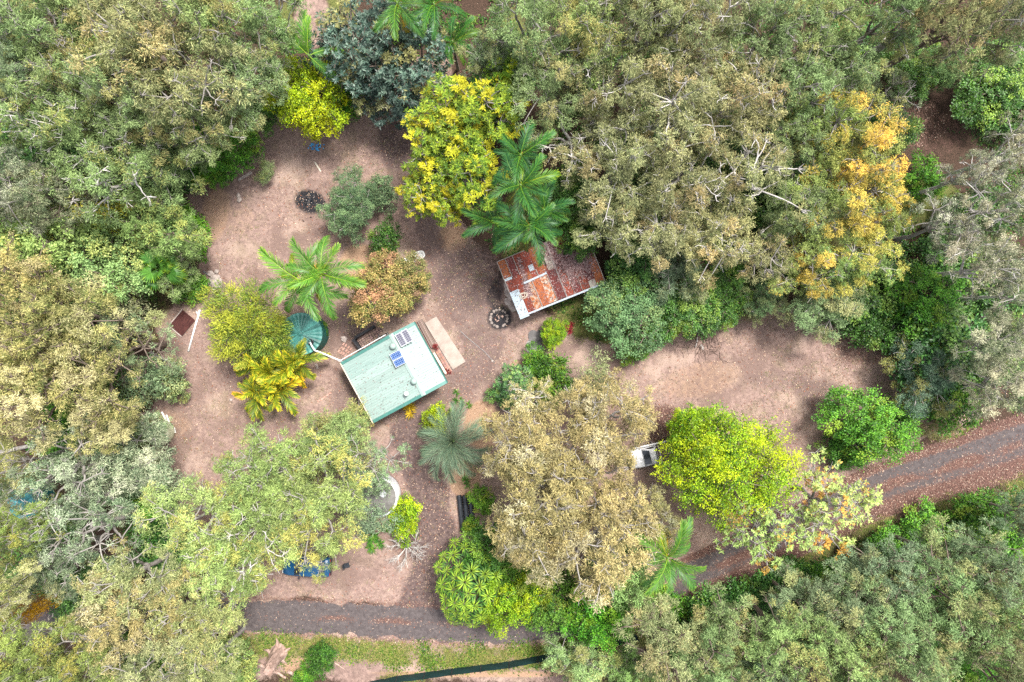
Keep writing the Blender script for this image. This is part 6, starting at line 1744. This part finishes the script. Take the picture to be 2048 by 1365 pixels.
while len(pts) < 62 and tries < 5000:
    tries += 1
    a = rngu.uniform(0, 6.28); r_ = math.sqrt(rngu.random()) * 2.9 * (1 + 0.12 * math.sin(3 * a + 1))
    x, y = r_ * math.cos(a) * 0.92, r_ * math.sin(a) * 1.05
    z = 6.2 - 0.34 * r_ * r_ * 0.9 + rngu.uniform(-0.5, 0.3)
    if all(math.hypot(x - p[0], y - p[1]) > 0.66 for p in pts): pts.append((x, y, max(1.6, z)))
V, Q = tube(limb(np.array([0, 0, -0.1]), np.array([0.1, 0, 2.0]), 0.15, rngu, 7), np.linspace(0.2, 0.14, 7), 8); wood.add(V, Q)
for i, p in enumerate(pts):
    V, Q = tube(limb(np.array([0.1, 0, 1.4 + 0.5 * rngu.random()]), np.array(p), 0.25, rngu, 6), np.linspace(0.07, 0.03, 6), 5); wood.add(V, Q)
um.scale = (1.12, 1.12, 1.05)
obj('trunk', wood.mesh('umbrella_trunk', True), BARK['brown'], um)
for i, p in enumerate(pts):
    nrm = unit(np.array([p[0], p[1], 3.2]))
    e = Vector(nrm).to_track_quat('Z', 'Y').to_euler()
    k = random.uniform(0.9, 1.25)
    o = obj('leaf_whorl', WH[i % 3], PAL['umbrella'], um, p, e, (k, k, k))
    b = random.uniform(0.8, 1.15); o.color = (b, b, b, 1)
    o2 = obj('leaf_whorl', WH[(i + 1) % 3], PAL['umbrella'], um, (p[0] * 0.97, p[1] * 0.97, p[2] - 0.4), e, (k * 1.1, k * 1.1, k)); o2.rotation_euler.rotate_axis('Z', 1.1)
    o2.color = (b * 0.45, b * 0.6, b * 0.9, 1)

# leafless tree by the driveway
def bare_tree(px, py, r, H, label):
    rng = np.random.default_rng(31)
    c = W(px, py, H * 0.6)
    R = r * (CAM_H - H * 0.6) / F_PX
    o = thing('bare_tree', label, 'tree', (c[0], c[1], 0))
    q = QB()
    V, Q = tube(limb(np.array([0, 0, -.1]), np.array([0, 0.05, 0.5]), 0.05, rng, 5), np.linspace(0.13, 0.1, 5), 7); q.add(V, Q)
    def grow(p, d, l, rad, lev):
        e = p + d * l
        V, Q = tube(limb(p, e, l * 0.08, rng, 5), np.linspace(rad, rad * 0.6, 5), 5 if lev < 2 else 4); q.add(V, Q)
        if lev >= 3: return
        for k in range(3 if lev < 2 else 2):
            t = rng.uniform(0.45, 1.0)
            nd = unit(d + rng.normal(0, 0.45, 3) + np.array([0, 0, 0.12]))
            grow(p + d * l * t, nd, l * rng.uniform(0.55, 0.8), rad * 0.55, lev + 1)
        grow(e, unit(d + rng.normal(0, 0.25, 3)), l * 0.65, rad * 0.55, lev + 1)
    for i in range(8):
        a = i * 2 * math.pi / 8 + rng.normal(0, 0.2)
        grow(np.array([0, 0.05, 0.45]), unit(np.array([math.cos(a), math.sin(a), rng.uniform(0.45, 0.9)])), R * 0.52, 0.055, 0)
    obj('branches', q.mesh('bare_branches', True), BARK['white'], o)
bare_tree(812, 1098, 46, 2.2, 'leafless pale twiggy tree at the left edge of the driveway')

# dark leaning trunks seen between the crowns
def lean_trunk(p, q, z0, z1, r0, label, mat):
    P, Q_ = W(*p, z0), W(*q, z1)
    b = np.array([P[0], P[1], 0])
    rng = np.random.default_rng(int(p[0]))
    m = MB(); m.tube(limb(np.array([0, 0, -0.1]), Q_ - b, 0.25, rng, 10), np.linspace(r0, r0 * 0.6, 10), 9)
    for k in range(3):
        t = 0.5 + 0.17 * k; s = (Q_ - b) * t; d = rng.normal(0, 0.8, 3)
        m.tube(limb(s, s + d * 1.2, 0.1, rng, 5), np.linspace(r0 * 0.3, r0 * 0.1, 5), 6)
    tag(m.build('leaning_tree', mat, None, b, smooth=True), label, 'tree')
lean_trunk((1700, 130), (1842, 32), 0, 10, 0.34, 'long grey leaning trunk at the top right of the forest', BARK['pale'])
lean_trunk((1322, 100), (1312, -10), 0, 14, 0.3, 'dark upright limb at the top edge of the forest', BARK['brown'])
lean_trunk((330, 200), (195, 160), 4, 12, 0.22, 'reddish leaning trunk in the top left forest', ramp_noise_mat('bark_red', (0.22, 0.09, 0.06), (0.33, 0.15, 0.10), 3, 0.9))
lean_trunk((395, 200), (325, 115), 4, 13, 0.26, 'dark grey broken limb among the top left gums', BARK['brown'])

# ------------------------------------------------------------------ uncountable ground cover
def scatter(n, box, density, seed):
    """random ground points (photo pixels) accepted with probability density(x, y)"""
    rng = np.random.default_rng(seed)
    out = []
    tot = 0
    while tot < n:
        x = rng.uniform(box[0], box[2], n * 2); y = rng.uniform(box[1], box[3], n * 2)
        k = rng.random(n * 2) < density(x, y)
        out.append(np.stack([x[k], y[k]], 1)); tot += k.sum()
    return np.concatenate(out)[:n], rng

def litter(name, n, box, dens, pal, L, Wd, label, seed, zoff=0.02, zfun=None):
    P, rng = scatter(n, box, dens, seed)
    X = (P[:, 0] - 1024) / GS; Y = -(P[:, 1] - 682.5) / GS
    az = rng.uniform(0, 6.28, n)
    ax = np.stack([np.cos(az), np.sin(az), rng.normal(0.1, 0.12, n)], 1)
    nr = np.array([0, 0, 1.0]) + rng.normal(0, 0.25, (n, 3))
    Z = np.full(n, zoff) + rng.uniform(0, 0.02, n)
    V = leaf_quads(np.stack([X, Y, Z], 1), ax, nr, L * rng.uniform(.5, 1.3, n), Wd * rng.uniform(.6, 1.3, n))
    A = np.repeat(np.stack([rng.random(n), rng.random(n), rng.random(n)], 1)[:, None, :], 4, 1).reshape(-1, 3)
    o = obj(name, quad_mesh(name, V.reshape(-1, 3), np.arange(4 * n).reshape(-1, 4), A), PAL[pal])
    o['label'] = label; o['category'] = 'litter'
    return struct(o, 'stuff')
def d_clear(x, y):
    z1, z2 = zones(x, y)
    n = 0.5 + 0.5 * wob(x, y, 1 / 40, 21)
    return np.clip(0.12 + 0.35 * n + 0.3 * z1[:, 1] + 0.4 * z2[:, 2], 0, 1) * np.clip(z1[:, 0] + 0.2, 0, 1) * (1 - 0.7 * z1[:, 2])
litter('fallen_leaves', 30000, (280, 100, 2060, 1300), d_clear, 'litter', 0.15, 0.055, 'small pale fallen leaves scattered over the dirt and road', 41)
def d_red(x, y):
    z1, z2 = zones(x, y)
    return np.clip(z2[:, 2] * 1.1 - 0.1, 0, 1) + 0.03 * (z1[:, 0] < 0.3)
litter('red_leaf_litter', 26000, (0, 0, 2060, 1365), d_red, 'redlitter', 0.15, 0.06, 'reddish fallen leaves lying along the road edges and under the trees', 42, 0.03)
# leaf litter on the shed roof
rng = np.random.default_rng(50)
n = 5200
u = rng.random(n * 6); v = rng.random(n * 6)
den = np.exp(-(((u - .80) / .15) ** 2 + ((v - .50) / .22) ** 2)) + 0.7 * np.exp(-(((u - .57) / .09) ** 2 + ((v - .08) / .25) ** 2)) + 1.1 * np.exp(-(((u - .215 + .06 * (v - .3)) / (.006 + .035 * np.clip(v, 0, .75))) ** 2)) * (v > .06) * (v < .72) + 0.06 + 0.25 * (u > .56) * np.exp(-((v - .62) / .2) ** 2) * (u < .7)
k = rng.random(n * 6) < den * 0.75
u, v = u[k][:n], v[k][:n]; n = len(u)
lx = u * SL; ly = -v * SWd * math.cos(pit); lz = ZS0 - v * SWd * math.sin(pit) + 0.035 + rng.uniform(0, .035, n)
az = rng.uniform(0, 6.28, n)
V = leaf_quads(np.stack([lx, ly, lz], 1), np.stack([np.cos(az), np.sin(az), 0.1 * rng.normal(0, 1, n)], 1), np.array([0, 0, 1.0]) + rng.normal(0, .3, (n, 3)), .17 * rng.uniform(.5, 1.3, n), .06 * rng.uniform(.6, 1.3, n))
A = np.repeat(np.stack([rng.random(n), rng.random(n), rng.random(n)], 1)[:, None, :], 4, 1).reshape(-1, 3)
o = obj('roof_leaf_litter', quad_mesh('roof_leaf_litter', V.reshape(-1, 3), np.arange(4 * n).reshape(-1, 4), A), PAL['rooflitter'], None, (LT[0], LT[1], 0), (0, 0, srot))
o['label'] = 'pinkish dead leaves heaped on the rusty shed roof'; o['category'] = 'litter'
struct(o, 'stuff')

# fallen leaves and twigs on the cabin roof
n = 260
rng = np.random.default_rng(52)
lx = rng.uniform(0.1, HX - 0.1, n); ly = -rng.random(n) ** 0.8 * (HY - 0.2) - 0.1
lz = np.where(lx < XR, Z0 + (ZR - Z0) * lx / XR, ZR - (ZR - Z1) * (lx - XR) / (HX - XR)) + 0.045
az = rng.uniform(0, 6.28, n)
V = leaf_quads(np.stack([lx, ly, lz], 1), np.stack([np.cos(az), np.sin(az), 0 * az], 1), np.array([0, 0, 1.0]) + rng.normal(0, .2, (n, 3)), .13 * rng.uniform(.4, 1.3, n), .045 * rng.uniform(.6, 1.3, n))
A = np.repeat(np.stack([rng.random(n), rng.random(n), rng.random(n)], 1)[:, None, :], 4, 1).reshape(-1, 3)
o = obj('cabin_roof_leaves', quad_mesh('cabin_roof_leaves', V.reshape(-1, 3), np.arange(4 * n).reshape(-1, 4), A), PAL['rooflitter'], None, (A_[0], A_[1], 0), (0, 0, hrot))
o['label'] = 'few dead leaves scattered on the pale green cabin roof'; o['category'] = 'litter'
struct(o, 'stuff')

def blades(name, n, box, dens, pal, h, w, label, seed, tuft=6, spread=0.12):
    P, rng = scatter(n // tuft, box, dens, seed)
    P = np.repeat(P, tuft, 0); n = len(P)
    X = (P[:, 0] - 1024) / GS + rng.normal(0, spread, n); Y = -(P[:, 1] - 682.5) / GS + rng.normal(0, spread, n)
    az = rng.uniform(0, 6.28, n)
    ax = np.stack([np.cos(az), np.sin(az), rng.uniform(0.3, 1.2, n)], 1)
    nr = np.stack([-np.sin(az) * 0 + np.cos(az) * -0.4, np.sin(az) * -0.4, np.ones(n)], 1)
    V = leaf_quads(np.stack([X, Y, np.zeros(n)], 1), ax, nr, h * rng.uniform(.5, 1.3, n), w * rng.uniform(.6, 1.3, n), 0.3)
    A = np.stack([rng.random(n), rng.random(n), np.repeat(rng.random(n // tuft), tuft)], 1)
    A = np.repeat(A[:, None, :], 4, 1).reshape(-1, 3)
    o = obj(name, quad_mesh(name, V.reshape(-1, 3), np.arange(4 * n).reshape(-1, 4), A), PAL[pal])
    o['label'] = label; o['category'] = 'grass'
    return struct(o, 'stuff')
def d_green(x, y):
    z1, _ = zones(x, y)
    return np.clip(z1[:, 3] * 1.3 - 0.25, 0, 1) * (1 - z1[:, 2]) * (0.3 + 0.7 * (np.abs(y - 1310) < 60))
blades('verge_grass', 60000, (380, 560, 2060, 1365), d_green, 'grass', 0.22, 0.04, 'short green grass and weeds on the road verge', 43)
def d_under(x, y):
    z1, z2 = zones(x, y)
    d = -poly_sdf(x, y, CLEAR)
    rdd, _ = seg_dist(x, y, ROAD_S[::3])
    m = sstep(d, 5, 60) * (rdd > 75)
    m = m * (1 - blob(x, y, 1860, 270, 75, 75)) * (1 - blob(x, y, 620, 60, 60, 70)) * (1 - (y > 1255) * (x > 430) * (x < 1290) * 0.95)
    return m * np.clip(0.5 + 0.6 * wob(x, y, 1 / 45, 61), 0.05, 1)
def d_dry(x, y):
    z1, z2 = zones(x, y)
    return z1[:, 0] * (1 - 0.9 * z1[:, 2]) * (1 - z2[:, 0]) * (1 - 0.7 * z2[:, 1]) * np.clip(0.15 + 0.5 * wob(x, y, 1 / 15, 71) + 0.7 * wob(x, y, 1 / 60, 72), 0.0, 1)
blades('dry_grass', 45000, (280, 100, 1960, 1240), d_dry, 'drygrass', 0.14, 0.03, 'short dry mown grass over the clearing', 46, 10, 0.10)
blades('undergrowth', 170000, (-60, -60, 2110, 1430), d_under, 'shrub', 0.34, 0.13, 'low green undergrowth covering the forest floor', 44, 15, 0.28)
def d_weed(x, y):
    z1, _ = zones(x, y)
    return (blob(x, y, 900, 1312, 330, 28) + blob(x, y, 560, 1290, 120, 40) + blob(x, y, 1020, 1290, 180, 20)) * np.clip(0.2 + 0.9 * wob(x, y, 1 / 12, 63), 0, 1) * (1 - z1[:, 2])
blades('verge_weeds', 9000, (430, 1240, 1300, 1365), d_weed, 'vivid', 0.22, 0.09, 'bright broad-leaved weeds in the grass of the road verge', 45, 4, 0.3).color = (.9, .7, .9, 1)
